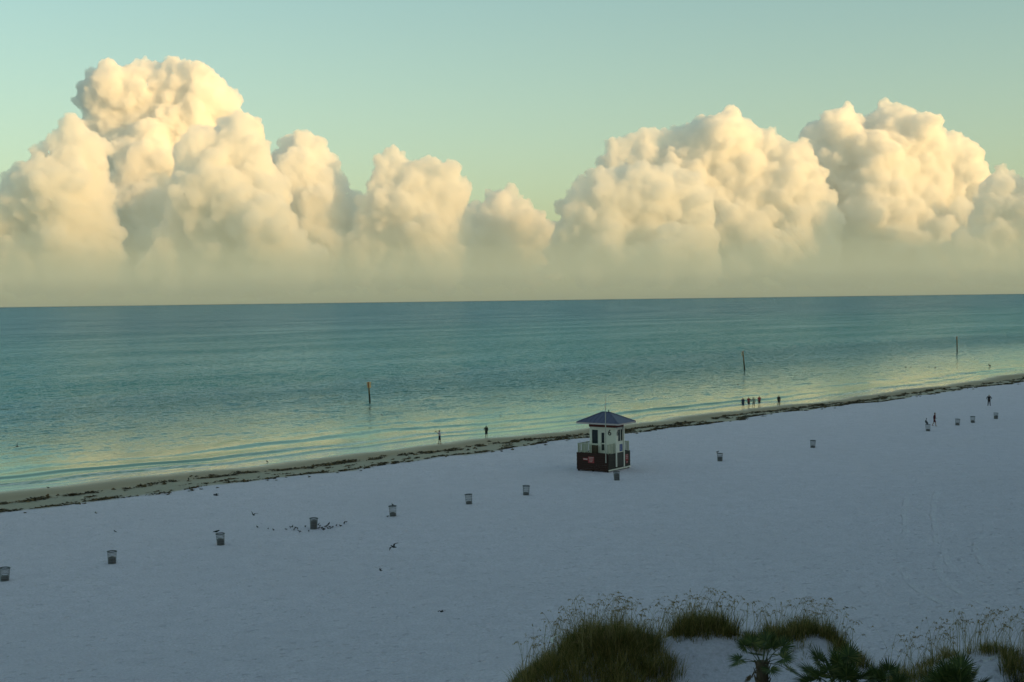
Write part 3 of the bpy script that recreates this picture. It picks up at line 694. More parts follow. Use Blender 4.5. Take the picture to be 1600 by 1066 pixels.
# ------------------------------------------------------------------ wire litter baskets
def build_baskets():
    wire = simple('basket_steel', (0.19, 0.205, 0.215), 0.5, 0.2, 6, metal=0.2)
    bag = simple('basket_litter', (0.13, 0.12, 0.12), 0.45, 0.4, 14, bump=0.5)
    lit2 = simple('litter_paper', (0.26, 0.25, 0.22), 0.8, 0.4, 9)
    H, R0, R1 = 0.86, 0.255, 0.295
    m = MB(); NW = 22
    for k in range(NW):
        a = 2*math.pi*k/NW; c, s = math.cos(a), math.sin(a)
        m.tube([(R0*c, R0*s, 0.03), (R1*c, R1*s, H)], 0.0075, 4, False)
    me_w = mesh_from('wires', m.V, m.F, wire)
    m = MB()
    for z in (0.22, 0.43, 0.64):
        rr = R0+(R1-R0)*z/H; m.lathe([(rr+0.012, z-0.012), (rr+0.012, z+0.012), (rr-0.004, z+0.012), (rr-0.004, z-0.012)], 22, True)
    me_h = mesh_from('hoops', m.V, m.F, wire)
    m = MB().lathe([(R1-0.012, H-0.055), (R1+0.035, H-0.045), (R1+0.042, H+0.005), (R1-0.01, H+0.012)], 22, True); me_r = mesh_from('rim', m.V, m.F, simple('basket_rim', (0.08, 0.09, 0.10), 0.5, 0.2, 6))
    m = MB().lathe([(0.0, 0.0), (R0+0.02, 0.0), (R0+0.02, 0.075), (0.0, 0.075)], 22); me_b = mesh_from('base', m.V, m.F, wire)
    def litter(seed, level):
        rng = np.random.default_rng(seed); m = MB(); prof = []
        n_ = 20; zs = np.linspace(0.08, level, 6); k0 = 0
        for i, z in enumerate(zs):
            for j in range(n_):
                rr = (R0+(R1-R0)*z/H-0.02)*(0.94+0.06*rng.random())*(0.9 if i == 5 else 1)
                m.V.append((rr*math.cos(6.2832*j/n_), rr*math.sin(6.2832*j/n_), z + (rng.normal(0, 0.02) if i == 5 else 0)))
        for i in range(5):
            for j in range(n_): m.F.append((i*n_+j, i*n_+(j+1) % n_, (i+1)*n_+(j+1) % n_, (i+1)*n_+j))
        m.V.append((0, 0, level+0.07)); c = len(m.V)-1
        for j in range(n_): m.F.append((5*n_+j, 5*n_+(j+1) % n_, c))
        return mesh_from('litter', m.V, m.F, bag, True)
    lits = [litter(1, 0.46), litter(2, 0.30), litter(3, 0.24), litter(4, 0.66)]
    spots = [(-32.18, 83.57, 1, 'wire litter basket cut by the left edge, nearest of the row'), (-26.86, 88.43, 0, 'second litter basket from the left edge, dark rubbish in its lower half'),
             (-21.00, 94.80, 0, 'wire litter basket with a bird hunched on its left rim'), (-15.32, 101.24, 3, 'full litter basket with birds flocking round its foot'),
             (-9.75, 106.69, 1, 'wire litter basket with a small bird upright on its rim, right of the flock'), (-3.82, 112.60, 2, 'lone litter basket two places left of the lifeguard hut'),
             (1.06, 117.28, 2, 'litter basket nearest the hut on its left'), (9.77, 125.89, 3, 'litter basket standing in front of the hut under its near corner'),
             (21.70, 139.78, 0, 'litter basket right of the hut with a dark bird on top'), (34.04, 151.19, 2, 'lone litter basket between the hut and the walker in dark red'),
             (52.11, 167.11, 2, 'litter basket with a tall bird on it beside the walker in dark red'), (58.09, 173.94, 1, 'first of three litter baskets to the right of the walker in dark red'),
             (61.20, 177.13, 1, 'middle one of the three far litter baskets on the right'), (66.19, 182.41, 0, 'farthest litter basket, below the person in black')]
    for k, (x, y, li, label) in enumerate(spots):
        z = gz(x, y)
        t = thing('litter_basket', label, 'litter basket', (x, y, z-0.03), 0.7*k, 'wire litter baskets across the beach')
        t.rotation_euler = (0.05*math.sin(3*k), 0.05*math.cos(5*k), 0.7*k)
        for nm, me in (('wires', me_w), ('hoops', me_h), ('rim', me_r), ('base', me_b), ('litter', lits[li])): obj(nm, me, t)
        if li == 3: 
            pa = MB().box(-0.10, 0.09, -0.243, -0.225, 0.30, 0.55); pa.build('paper', lit2, t)
build_baskets()

# ------------------------------------------------------------------ daymarks standing in the water
def build_markers():
    wood = simple('pile_timber', (0.19, 0.15, 0.085), 0.8, 0.3, 3, bump=0.4)
    wet = simple('pile_weed', (0.03, 0.04, 0.026), 0.6, 0.3, 4)
    orange = simple('board_orange', (0.50, 0.36, 0.20), 0.5, 0.1, 3)
    back = simple('board_back', (0.30, 0.12, 0.06), 0.6, 0.2, 3)
    for k, (x, y, h, lean, boards, label) in enumerate([
            (-25.97, 241.9, 3.75, -0.05, 2, 'nearest sea marker, a timber pile with two pale orange boards'),
            (57.67, 330.8, 4.75, -0.085, 1, 'leaning sea marker pile beyond the group of walkers'),
            (139.3, 417.2, 4.90, -0.01, 0, 'farthest sea marker, a thin upright pile on the right')]):
        t = thing('sea_marker', label, 'marker post', (x, y, 0.0), 0, 'marker posts standing in the shallows')
        t.rotation_euler = (0.0, lean, 0.0)
        r_ = 0.15 + 0.02*k
        MB().tube([(0, 0, -1.6), (0, 0, 0.4), (0, 0, 1.55)], [r_*1.08, r_*1.1, r_*1.03], 10).build('weedy_foot', wet, t, True)
        MB().tube([(0, 0, 1.55), (0, 0, h*0.7), (0, 0, h)], [r_, r_*0.96, r_*0.9], 10).build('pile', wood, t, True)
        MB().lathe([(0.0, h+0.05), (r_*0.7, h+0.04), (r_*1.05, h-0.04), (r_*1.05, h-0.09)], 10).build('cap', back, t)
        if boards == 2:
            for s in (-1, 1):
                a = s*0.62
                bd = MB().box(-0.36, 0.36, -0.02, 0.02, h-1.05, h-0.02).build('board', orange, t, loc=(s*0.20, 0.0, 0.0)); bd.rotation_euler = (0, 0, 1.15*s + math.pi/2*0)
            MB().box(-0.13, 0.13, -0.42, -0.38, h-0.95, h-0.06).build('bracket', back, t)
        elif boards == 1:
            bd = MB().box(-0.30, 0.30, -0.02, 0.02, h-1.15, h-0.30).build('board', simple('board_white', (0.55, 0.53, 0.45), 0.5), t, loc=(-0.26, -0.02, 0)); bd.rotation_euler = (0, 0, 1.0)
        else:
            MB().box(-0.20, 0.0, -0.02, 0.02, h-0.9, h-0.35).build('board', back, t, loc=(-0.12, 0, 0))
build_markers()

# ------------------------------------------------------------------ birds
def ellip(m, c, rad, n=10, k=7, yaw=0.0, pitch=0.0):
    base = len(m.V); R_ = Matrix.Rotation(yaw, 3, 'Z') @ Matrix.Rotation(pitch, 3, 'X')
    for i in range(k+1):
        ph = math.pi*i/k
        for j in range(n):
            a = 2*math.pi*j/n
            p = R_ @ Vector((rad[0]*math.sin(ph)*math.cos(a), rad[1]*math.cos(ph), rad[2]*math.sin(ph)*math.sin(a)))
            m.V.append((c[0]+p.x, c[1]+p.y, c[2]+p.z))
    for i in range(k):
        for j in range(n): m.F.append((base+i*n+j, base+i*n+(j+1) % n, base+(i+1)*n+(j+1) % n, base+(i+1)*n+j))
def bird_body(m, pitch=0.0, neck=0.0):
    """a lofted body along +Y (head) with neck, head, bill and tail; one continuous skin"""
    st = [(-0.235, 0.000, 0.052, 0.008), (-0.19, 0.002, 0.048, 0.014), (-0.13, 0.0, 0.05, 0.04), (-0.06, -0.004, 0.066, 0.062), (0.02, -0.004, 0.072, 0.070), (0.09, 0.006, 0.060, 0.060),
          (0.135, 0.030+neck*0.4, 0.040, 0.042), (0.165, 0.055+neck*0.8, 0.036, 0.038), (0.195, 0.066+neck, 0.036, 0.036), (0.225, 0.062+neck, 0.026, 0.024), (0.240, 0.056+neck, 0.010, 0.011), (0.290, 0.046+neck, 0.003, 0.004)]
    n = 10; b0 = len(m.V); cp, sp = math.cos(pitch), math.sin(pitch)
    for (y, z, rx, rz) in st:
        for j in range(n):
            a = 2*math.pi*j/n; X, Y_, Z = rx*math.cos(a), y, z + rz*math.sin(a)
            m.V.append((X, Y_*cp - Z*sp, Y_*sp + Z*cp))
    for i in range(len(st)-1):
        for j in range(n): m.F.append((b0+i*n+j, b0+i*n+(j+1) % n, b0+(i+1)*n+(j+1) % n, b0+(i+1)*n+j))
    m.F.append(tuple(b0+j for j in range(n))); m.F.append(tuple(b0+(len(st)-1)*n+j for j in range(n))[::-1])
def wing(m, side, dih1, dih2, span=0.52, sweep=0.10):
    """inner and outer wing, cambered, with thickness"""
    pts = []; nseg = 7
    for i in range(nseg+1):
        u_ = i/nseg; L1 = min(u_, 0.45); L2 = max(0, u_-0.45)
        x = side*span*(L1*math.cos(dih1) + L2*math.cos(dih2)) ; z = span*(L1*math.sin(dih1) + L2*math.sin(dih2))
        lead = 0.085 + (0.07*math.sin(u_*3.14159*0.9) - sweep*max(0, u_-0.4)*2.2); ch = 0.155*(1-u_**2.2)*0.9 + 0.014
        pts.append((x + side*0.03, z + 0.03, lead, ch))
    b0 = len(m.V); th = 0.010
    for (x, z, le, ch) in pts:
        m.V += [(x, le, z), (x, le-ch*0.35, z+th+0.008), (x, le-ch, z-0.004), (x, le-ch*0.4, z-th*0.4)]
    for i in range(nseg):
        a, c = b0+4*i, b0+4*(i+1)
        for j in range(4): m.F.append((a+j, a+(j+1) % 4, c+(j+1) % 4, c+j))
    m.F.append((b0, b0+1, b0+2, b0+3)); e = b0+4*nseg; m.F.append((e+3, e+2, e+1, e))
def build_birds():
    def mat(nm, top, bot):
        m, n, out = new_mat(nm); b = N(n, 'ShaderNodeBsdfPrincipled', i_Roughness=0.7); L(n, b.outputs[0], out.inputs[0])
        tc = N(n, 'ShaderNodeTexCoord'); sp = N(n, 'ShaderNodeSeparateXYZ'); L(n, tc.outputs['Object'], sp.inputs[0])
        nz = N(n, 'ShaderNodeTexNoise', i_Scale=30.0); L(n, tc.outputs['Object'], nz.inputs['Vector'])
        v = math_(n, 'ADD', sp.outputs[2], math_(n, 'MULTIPLY', nz.outputs[0], 0.04))
        r_ = ramp(n, mrange(n, v, -0.03, 0.05).outputs[0], [(0.0, bot), (1.0, top)]); L(n, r_.outputs[0], b.inputs['Base Color'])
        return m
    dk = mat('feathers_dark', (0.018, 0.018, 0.022, 1), (0.055, 0.055, 0.060, 1))
    gr = mat('feathers_grey', (0.055, 0.06, 0.07, 1), (0.16, 0.16, 0.17, 1))
    wh = mat('feathers_white', (0.60, 0.60, 0.58, 1), (0.78, 0.78, 0.75, 1))
    pale = mat('feathers_pale', (0.24, 0.26, 0.29, 1), (0.5, 0.5, 0.5, 1))
    leg = simple('bird_leg', (0.10, 0.05, 0.03), 0.6)
    def flyer(d1, d2, mt):
        m = MB(); bird_body(m); wing(m, 1, d1, d2); wing(m, -1, d1*0.9, d2*1.05)
        return mesh_from('flying_bird', m.V, m.F, mt, True)
    poses = {'glide': (0.25, -0.25), 'up': (0.75, 0.35), 'down': (-0.15, -0.75), 'flat': (0.1, 0.0)}
    cache = {}
    def fly(x, y, z, yaw, roll_, pose, mt, scale, label, cat='bird'):
        key = (pose, mt.name)
        if key not in cache: cache[key] = flyer(*poses[pose], mt)
        o = obj('flying_bird', cache[key], loc=(x, y, z)); o.rotation_euler = (0.1, roll_, yaw); o.scale = (scale*1.35,)*3
        tag(o, label, cat, 'birds in flight over the beach')
    FLY = [  # x, y, z found from the picture at a flying height of a few metres
        (-22.41, 100.00, 4.03, 2.20, 0.30, 'glide', 'dk', 0.66, 'dark bird flying above the beach, upper of those on the left'),
        (-31.49, 100.00, 2.80, 2.00, -0.20, 'flat', 'dk', 0.35, 'tiny dark bird flying over the wet sand at far left'),
        (-27.67, 92.00, 2.75, 1.40, 0.50, 'glide', 'gr', 0.37, 'small grey bird gliding over the sand above the second basket'),
        (-18.07, 92.00, 3.78, 0.90, 0.40, 'up', 'dk', 0.51, 'dark bird flying above the left end of the flock'),
        (-7.12, 78.00, 4.02, 1.00, -0.35, 'glide', 'dk', 0.63, 'largest dark bird in flight with bent wings, below the flock'),
        (-7.29, 72.00, 3.85, 1.90, 0.10, 'up', 'gr', 0.35, 'small grey bird flying low over the sand, below the bent-winged one'),
        (-3.35, 60.00, 4.39, 2.30, 0.30, 'glide', 'dk', 0.42, 'dark bird flying low over the near sand, left of the dune grass'),
        (1.30, 48.00, 6.08, 0.20, -0.10, 'up', 'wh', 0.53, 'white bird with raised wings flying in front of the grassy dune'),
        (16.50, 46.00, 5.77, 2.70, 0.50, 'flat', 'wh', 0.39, 'white bird flying in front of the dune at the right'),
        (-46.62, 125.00, 5.25, 2.90, 0.90, 'up', 'dk', 0.51, 'lone dark bird flying over the water at far left'),
        (-14.75, 150.00, 5.61, 1.60, 0.20, 'glide', 'dk', 0.45, 'tiny dark bird flying over the water below the nearest marker'),
        (17.50, 70.00, 1.96, 0.70, 0.30, 'glide', 'gr', 0.35, 'small bird flying right of the third dune hummock'),
    ]
    mats = {'dk': dk, 'gr': gr, 'wh': wh, 'pale': pale}
    for (x, y, z, yaw, rl, ps, mt, sc_, lb) in FLY: fly(x, y, z, yaw, rl, ps, mats[mt], sc_, lb)
    # standing birds
    def stander(pitch, neck, mt):
        m = MB(); bird_body(m, pitch, neck)
        for s in (-1, 1):   # folded wings lie along the flanks
            ellip(m, (s*0.058, -0.04, 0.012), (0.022, 0.17, 0.045), 8, 6, 0.0, pitch)
        V = [(a, b, c+0.17) for a, b, c in m.V]
        me = mesh_from('standing_bird', V, m.F, mt, True)
        m2 = MB()
        for s in (-1, 1): m2.tube([(s*0.03, -0.005, 0.12), (s*0.032, -0.02, 0.07), (s*0.032, 0.0, 0.004)], [0.010, 0.007, 0.006], 5); m2.box(s*0.032-0.018, s*0.032+0.018, -0.01, 0.05, 0.0, 0.008)
        return me, mesh_from('legs', m2.V, m2.F, leg)
    variants = [stander(0.15, 0.0, dk), stander(-0.25, -0.03, dk), stander(0.45, 0.05, dk), stander(0.2, 0.02, gr), stander(0.95, 0.12, gr)]
    def stand(x, y, z, yaw, v, sc_, label, group):
        b, l = variants[v]
        o = obj('standing_bird', b, loc=(x, y, z)); o.rotation_euler = (0, 0, yaw); o.scale = (sc_,)*3
        tag(o, label, 'bird', group); obj('leg', l, o)
    flock = [(-19.76, 102.01), (-18.79, 101.27), (-18.28, 100.62), (-17.35, 100.83), (-17.15, 101.70), (-17.03, 101.84), (-16.69, 100.64), (-16.73, 101.52), (-16.51, 101.06), (-16.12, 99.54), (-16.05, 101.89), (-15.47, 99.81), (-14.90, 101.05), (-14.95, 102.06), (-14.67, 101.16), (-14.49, 100.86), (-14.45, 101.69), (-14.39, 102.28), (-14.15, 101.64), (-13.96, 100.92), (-13.87, 101.32), (-14.45, 100.29), (-14.21, 100.96), (-13.69, 102.18), (-13.35, 101.85), (-13.21, 103.12), (-13.16, 103.87), (-15.14, 102.67), (-14.38, 102.91)]
    rng = np.random.default_rng(3)
    for k, (x, y) in enumerate(flock):
        lab = 'small dark bird standing in the flock left of the full litter basket' if x < -15.4 else 'small dark bird standing in the flock right of the full litter basket'
        if k == 0: lab = 'leftmost bird of the flock on the sand, standing apart'
        if k == 26: lab = 'farthest right bird at the tail end of the flock'
        stand(x, y, gz(x, y), rng.uniform(0, 6.28), int(rng.integers(0, 4)), rng.uniform(0.50, 0.72), lab, 'birds gathered round the full litter basket')
    stand(-10.11, 106.11, gz(-10.11, 106.11), 1.2, 1, 0.6, 'small dark bird on the sand beside the litter basket right of the flock', 'birds on the sand')
    top = lambda x, y: gz(x, y) + 0.83
    stand(-21.26, 94.72, top(-21.0, 94.8), 1.9, 1, 1.0, 'dark bird hunched on the left rim of a litter basket', 'birds perched on baskets')
    stand(-9.74, 106.42, top(-9.75, 106.69), 2.6, 2, 0.7, 'small dark bird upright on the rim of the basket right of the flock', 'birds perched on baskets')
    stand(21.45, 139.7, top(21.7, 139.78), -0.9, 0, 0.9, 'dark bird on the litter basket right of the hut', 'birds perched on baskets')
    stand(52.11-0.24, 167.05, top(52.11, 167.11), 0.9, 4, 1.7, 'tall grey bird standing on the far litter basket beside the walker', 'birds perched on baskets')
    stand(-46.75, 133.34, gz(-46.75, 133.34), 1.9, 0, 0.7, 'small bird at the water edge near the left edge of the beach', 'birds at the water edge')
    stand(-28.45, 153.31, max(0, gz(-28.45, 153.31)), 2.4, 2, 0.8, 'small bird at the water edge below the yellow glare', 'birds at the water edge')
    stand(70.5, 169.9, gz(70.5, 169.9), 2.0, 0, 0.9, 'lone dark bird on the sand between the far litter baskets', 'birds on the sand')
    for k, (x, y, lb) in enumerate([(-1.87, 209.42, 'lone dark bird on the water beyond the wader in black'), (46.96, 277.56, 'small dark bird on the water above the four walkers'), (54.66, 275.99, 'small dark bird on the water above the lone walker in black'),
            (98.66, 334.25, 'left bird of the first pair floating off the far beach'), (99.9, 334.10, 'right bird of the first pair floating off the far beach'), (104.17, 332.85, 'left bird of the second pair floating off the far beach'),
            (105.6, 332.63, 'right bird of the second pair floating off the far beach'), (118.96, 332.18, 'upright dark bird in the surf at the far right')]):
        b, l = variants[2 if k == 7 else 0]
        o = obj('floating_bird', b, loc=(x, y, -0.16 if k < 7 else 0.0)); o.rotation_euler = (0, 0, 1.3+k); o.scale = ((1.1 if k < 7 else 2.0),)*3
        if k < 7: o.location.z = -0.10*1.1
        tag(o, lb, 'bird', 'birds on the water')
build_birds()

# ------------------------------------------------------------------ people
def voxel_mesh(m, size, mat, iters=2):
    me = mesh_from('src', m.V, m.F); o = bpy.data.objects.new('src', me); COL.objects.link(o)
    md = o.modifiers.new('r', 'REMESH'); md.mode = 'VOXEL'; md.voxel_size = size; md.use_smooth_shade = True
    s = o.modifiers.new('s', 'SMOOTH'); s.factor = 0.5; s.iterations = iters
    res = bpy.data.meshes.new_from_object(o.evaluated_get(bpy.context.evaluated_depsgraph_get()))
    bpy.data.objects.remove(o); bpy.data.meshes.remove(me)
    res.materials.clear(); res.materials.append(mat); res.polygons.foreach_set('use_smooth', [True]*len(res.polygons))
    return res
def ball(m, c, r_): ellip(m, c, r_ if hasattr(r_, '__len__') else (r_, r_, r_), 14, 10)
def limb(m, pts, rad):
    m.tube(pts, rad, 12)
    for p, r_ in zip(pts, rad): ball(m, p, r_)
def fingers(m, wrist, d, palm_n, side):
    """palm, four fingers of different length with a bend, and a thumb off the side of the palm"""
    d = Vector(d).normalized(); nrm = (Vector(palm_n) - d*Vector(palm_n).dot(d)).normalized(); w = d.cross(nrm)*side
    wr = Vector(wrist); c = wr + d*0.05
    for k in range(-2, 3): limb(m, [wr + w*k*0.008, c + w*k*0.016 + d*0.035], [0.015, 0.013])
    for k, ln in enumerate((0.062, 0.074, 0.078, 0.070)):
        b = c + d*0.035 + w*(-0.032 + 0.0215*k); p1 = b + d*ln*0.5 + nrm*0.008; p2 = b + d*ln*0.85 + nrm*0.026
        limb(m, [b, p1, p2], [0.0098, 0.009, 0.008])
    t0 = wr - w*0.024 + d*0.02; limb(m, [t0, t0 - w*0.030 + d*0.028 + nrm*0.008, t0 - w*0.036 + d*0.058 + nrm*0.016], [0.013, 0.011, 0.009])
SKIN = None
def make_person(x, y, rotz, label, pose, colors, height=1.72, hair=(0.03, 0.02, 0.015), long_pants=False, sleeves='short', zoff=0.0, hat=False, extra=None):
    """facing -Y before rotation; pose: knees, ankles, elbows, wrists as (left, right)"""
    m = MB(); S = lambda *p: Vector(p)
    hipz = 0.92; shz = 1.44
    lean = pose.get('lean', 0.0)
    sh = [S(s*0.185, lean, shz) for s in (-1, 1)]; hp = [S(s*0.095, 0, hipz-0.03) for s in (-1, 1)]
    kn = [Vector(p) for p in pose['knees']]; an = [Vector(p) for p in pose['ankles']]; el = [Vector(p) for p in pose['elbows']]; wr = [Vector(p) for p in pose['wrists']]
    spine = [S(0, 0.0, hipz), S(0, lean*0.4+0.005, 1.10), S(0, lean*0.8, 1.30), S(0, lean, 1.41)]
    hd = S(pose.get('hx', 0.0), lean*1.2-0.015, 1.61)
    # torso
    for a, b in ((0, 1), (1, 2), (2, 3)):
        for e in (0.0, 0.34, 0.67, 1.0):
            c = spine[a].lerp(spine[b], e); u_ = (a+e)/3.0
            wx = (0.165, 0.145, 0.175, 0.17); wy = (0.115, 0.105, 0.125, 0.085)
            ellip(m, tuple(c), (np.interp(u_, [0, .33, .67, 1], wx), np.interp(u_, [0, .33, .67, 1], wy), 0.085), 14, 8)
    limb(m, [sh[0], S(0, lean, 1.43), sh[1]], [0.062, 0.075, 0.062])
    limb(m, [S(0, lean, 1.44), S(hd.x*0.5, lean*1.1, 1.52)], [0.062, 0.056])
    ellip(m, tuple(hd), (0.077, 0.098, 0.118), 16, 12)
    ellip(m, (hd.x, hd.y-0.045, hd.z-0.065), (0.052, 0.052, 0.052), 12, 8)           # jaw
    limb(m, [hd + S(0, -0.094, 0.012), hd + S(0, -0.112, -0.024)], [0.010, 0.015])    # nose
    for s in (-1, 1):
        ball(m, hd + S(s*0.079, 0.008, -0.008), (0.014, 0.022, 0.032)); ball(m, hd + S(s*0.033, -0.080, 0.022), 0.015)
    limb(m, [hd + S(-0.022, -0.092, -0.056), hd + S(0.022, -0.092, -0.056)], [0.010, 0.010])
    for i, s in ((0, -1), (1, 1)):
        limb(m, [hp[i], kn[i], kn[i].lerp(an[i], 0.3), an[i]], [0.085, 0.055, 0.053, 0.036])
        limb(m, [an[i] + S(0, 0.035, -0.045), an[i] + S(s*0.012, -0.09, -0.052), an[i] + S(s*0.02, -0.16, -0.06)], [0.036, 0.036, 0.026])
        limb(m, [sh[i], el[i], el[i].lerp(wr[i], 0.3), wr[i]], [0.052, 0.039, 0.040, 0.026])
        fingers(m, wr[i], wr[i]-el[i], pose.get('palm', (0, -1, 0.2)), -s)
    k = height/1.74
    t_mesh = voxel_mesh(m, 0.0125, SKIN, 1)
    z = max(gz(x, y), -0.12) + zoff
    o = obj('person', t_mesh, loc=(x, y, z)); o.rotation_euler = (0, 0, rotz); o.scale = (k, k, k)
    tag(o, label, 'person')
    # clothing as shells over the body
    sm = MB(); e = 0.014
    for a, b in ((0, 1), (1, 2), (2, 3)):
        for q in (0.0, 0.34, 0.67, 1.0):
            c = spine[a].lerp(spine[b], q); u_ = (a+q)/3.0
            ellip(sm, tuple(c), (np.interp(u_, [0, .33, .67, 1], (0.178, 0.162, 0.186, 0.182))+e, np.interp(u_, [0, .33, .67, 1], (0.128, 0.122, 0.138, 0.098))+e, 0.088), 14, 8)
    limb(sm, [sh[0], S(0, lean, 1.43), sh[1]], [0.074, 0.084, 0.074])
    for i in (0, 1):
        if sleeves == 'long': limb(sm, [sh[i], el[i], el[i].lerp(wr[i], 0.95)], [0.066, 0.056, 0.044])
        elif sleeves == 'short': limb(sm, [sh[i], sh[i].lerp(el[i], 0.7)], [0.068, 0.062])
    obj('shirt', voxel_mesh(sm, 0.02, colors[0], 3), o)
    pm = MB()
    limb(pm, [S(-0.07, 0, 0.96), S(0.07, 0, 0.96)], [0.13, 0.13])
    for i in (0, 1):
        if long_pants: limb(pm, [hp[i], kn[i], an[i]], [0.108, 0.080, 0.062])
        else: limb(pm, [hp[i], hp[i].lerp(kn[i], 0.85)], [0.108, 0.090])
    obj('trousers' if long_pants else 'shorts', voxel_mesh(pm, 0.02, colors[1], 3), o)
    hm = MB(); ellip(hm, (hd.x, hd.y+0.018, hd.z+0.028), (0.086, 0.098, 0.108), 16, 12)
    if pose.get('long_hair'): limb(hm, [hd + S(0, 0.06, 0.03), hd + S(0, 0.085, -0.10), hd + S(0, 0.07, -0.2)], [0.075, 0.065, 0.04])
    obj('hair', voxel_mesh(hm, 0.014, simple('hair', hair, 0.6, 0.3, 20)), o)
    if hat:
        cm = MB(); ellip(cm, (hd.x, hd.y+0.008, hd.z+0.060), (0.092, 0.106, 0.075), 14, 8); limb(cm, [hd + S(-0.04, -0.11, 0.055), hd + S(0.04, -0.11, 0.055)], [0.022, 0.022])
        obj('cap', voxel_mesh(cm, 0.014, colors[2]), o)
    return o
def build_people():
    global SKIN
    SKIN = simple('skin', (0.30, 0.17, 0.115), 0.55, 0.12, 6)
    C = lambda nm, c: simple('cloth_'+nm, c, 0.85, 0.15, 12, bump=0.2)
    lav, black, navy, redc, maroon, grey, pinkr, khaki, dkg = C('lavender', (0.46, 0.42, 0.52)), C('black', (0.014, 0.014, 0.018)), C('navy', (0.022, 0.035, 0.075)), C('red', (0.22, 0.035, 0.045)), C('maroon', (0.075, 0.012, 0.018)), C('grey', (0.27, 0.29, 0.25)), C('pink_red', (0.28, 0.05, 0.06)), C('khaki', (0.25, 0.23, 0.18)), C('dark_green', (0.020, 0.030, 0.022))
    stand_ = dict(knees=[(-0.10, -0.02, 0.50), (0.10, -0.01, 0.50)], ankles=[(-0.11, 0.01, 0.09), (0.11, 0.02, 0.09)], elbows=[(-0.27, 0.05, 1.17), (0.27, 0.05, 1.17)], wrists=[(-0.27, -0.05, 0.94), (0.27, -0.05, 0.94)])
    def step(a, arms=1.0, **kw):
        d = dict(knees=[(-0.10, -0.16*a, 0.52), (0.10, 0.05*a, 0.51)], ankles=[(-0.10, -0.20*a, 0.10), (0.10, 0.27*a, 0.14)],
                 elbows=[(-0.27, 0.12*a*arms, 1.19), (0.27, -0.02*a, 1.18)], wrists=[(-0.28, 0.06*a, 0.96), (0.27, -0.17*a*arms, 0.99)])
        d.update(kw); return d
    photo = dict(stand_); photo.update(knees=[(-0.10, -0.06, 0.50), (0.10, 0.06, 0.50)], ankles=[(-0.11, -0.10, 0.09), (0.12, 0.15, 0.10)],
                                       elbows=[(-0.24, -0.18, 1.30), (0.24, -0.18, 1.28)], wrists=[(-0.07, -0.36, 1.52), (0.08, -0.36, 1.50)], palm=(0, -0.3, -1))
    p = make_person(-9.47, 170.91, math.radians(-80), 'photographer in a pale lavender shirt and dark shorts at the water edge', photo, (lav, black), 1.78)
    cb = MB().box(-0.075, 0.075, -0.46, -0.40, 1.50, 1.61).tube([(0, -0.46, 1.555), (0, -0.55, 1.555)], 0.042, 10)
    cm = obj('camera_body', mesh_from('camera_body', cb.V, cb.F, black)); cm.location = p.location; cm.rotation_euler = p.rotation_euler; cm.scale = p.scale
    cm.name = 'photo_camera'; tag(cm, 'black camera held up to the eye by the photographer', 'camera')
    wade = dict(stand_); wade.update(elbows=[(-0.29, 0.06, 1.20), (0.34, 0.05, 1.19)], wrists=[(-0.20, -0.12, 1.05), (0.22, -0.14, 1.06)])
    make_person(-3.60, 178.06, math.radians(160), 'person in dark clothes wading in the shallows right of the photographer', wade, (dkg, black), 1.62, sleeves='long', zoff=0.0)
    make_person(37.93, 219.37, math.radians(-25), 'walker in a navy top, leftmost of the four side by side', step(1.0), (navy, navy), 1.80)
    make_person(39.35, 222.01, math.radians(-15), 'walker in a red top and black shorts, second of the four', step(-0.8, elbows=[(-0.27, 0.06, 1.19), (0.36, 0.0, 1.22)], wrists=[(-0.26, -0.08, 0.98), (0.44, -0.10, 1.08)]), (redc, black), 1.72)
    make_person(39.90, 220.61, math.radians(-20), 'walker in a grey shirt and pale shorts, third of the four', step(1.2, elbows=[(-0.38, 0.0, 1.24), (0.27, 0.1, 1.18)], wrists=[(-0.48, -0.06, 1.12), (0.27, -0.06, 0.97)]), (grey, khaki), 1.74, hair=(0.06, 0.045, 0.03))
    make_person(41.54, 224.32, math.radians(-10), 'walker in a pink-red top standing in the wash, rightmost of the four', step(-0.6), (pinkr, black), 1.72)
    make_person(44.42, 222.25, math.radians(150), 'lone walker in black right of the four walkers', step(0.7), (black, black), 1.78, sleeves='long', long_pants=True)
    b8 = step(0.9, elbows=[(-0.25, 0.10, 1.18), (0.28, -0.02, 1.17)], wrists=[(-0.24, 0.0, 0.97), (0.30, -0.20, 1.00)]); b8['lean'] = -0.05
    w = make_person(54.87, 173.29, math.radians(70), 'walker in a dark red outfit beside the far litter baskets', b8, (maroon, maroon), 1.78, sleeves='long')
    akimbo = dict(stand_); akimbo.update(elbows=[(-0.38, 0.07, 1.20), (0.38, 0.07, 1.20)], wrists=[(-0.19, -0.06, 1.03), (0.19, -0.06, 1.03)], knees=[(-0.13, -0.02, 0.50), (0.13, -0.01, 0.50)], ankles=[(-0.16, 0.01, 0.09), (0.16, 0.02, 0.09)])
    make_person(73.15, 204.44, math.radians(-20), 'person all in black standing alone on the dry sand at far right', akimbo, (black, black), 1.74, sleeves='long', long_pants=True)
build_people()

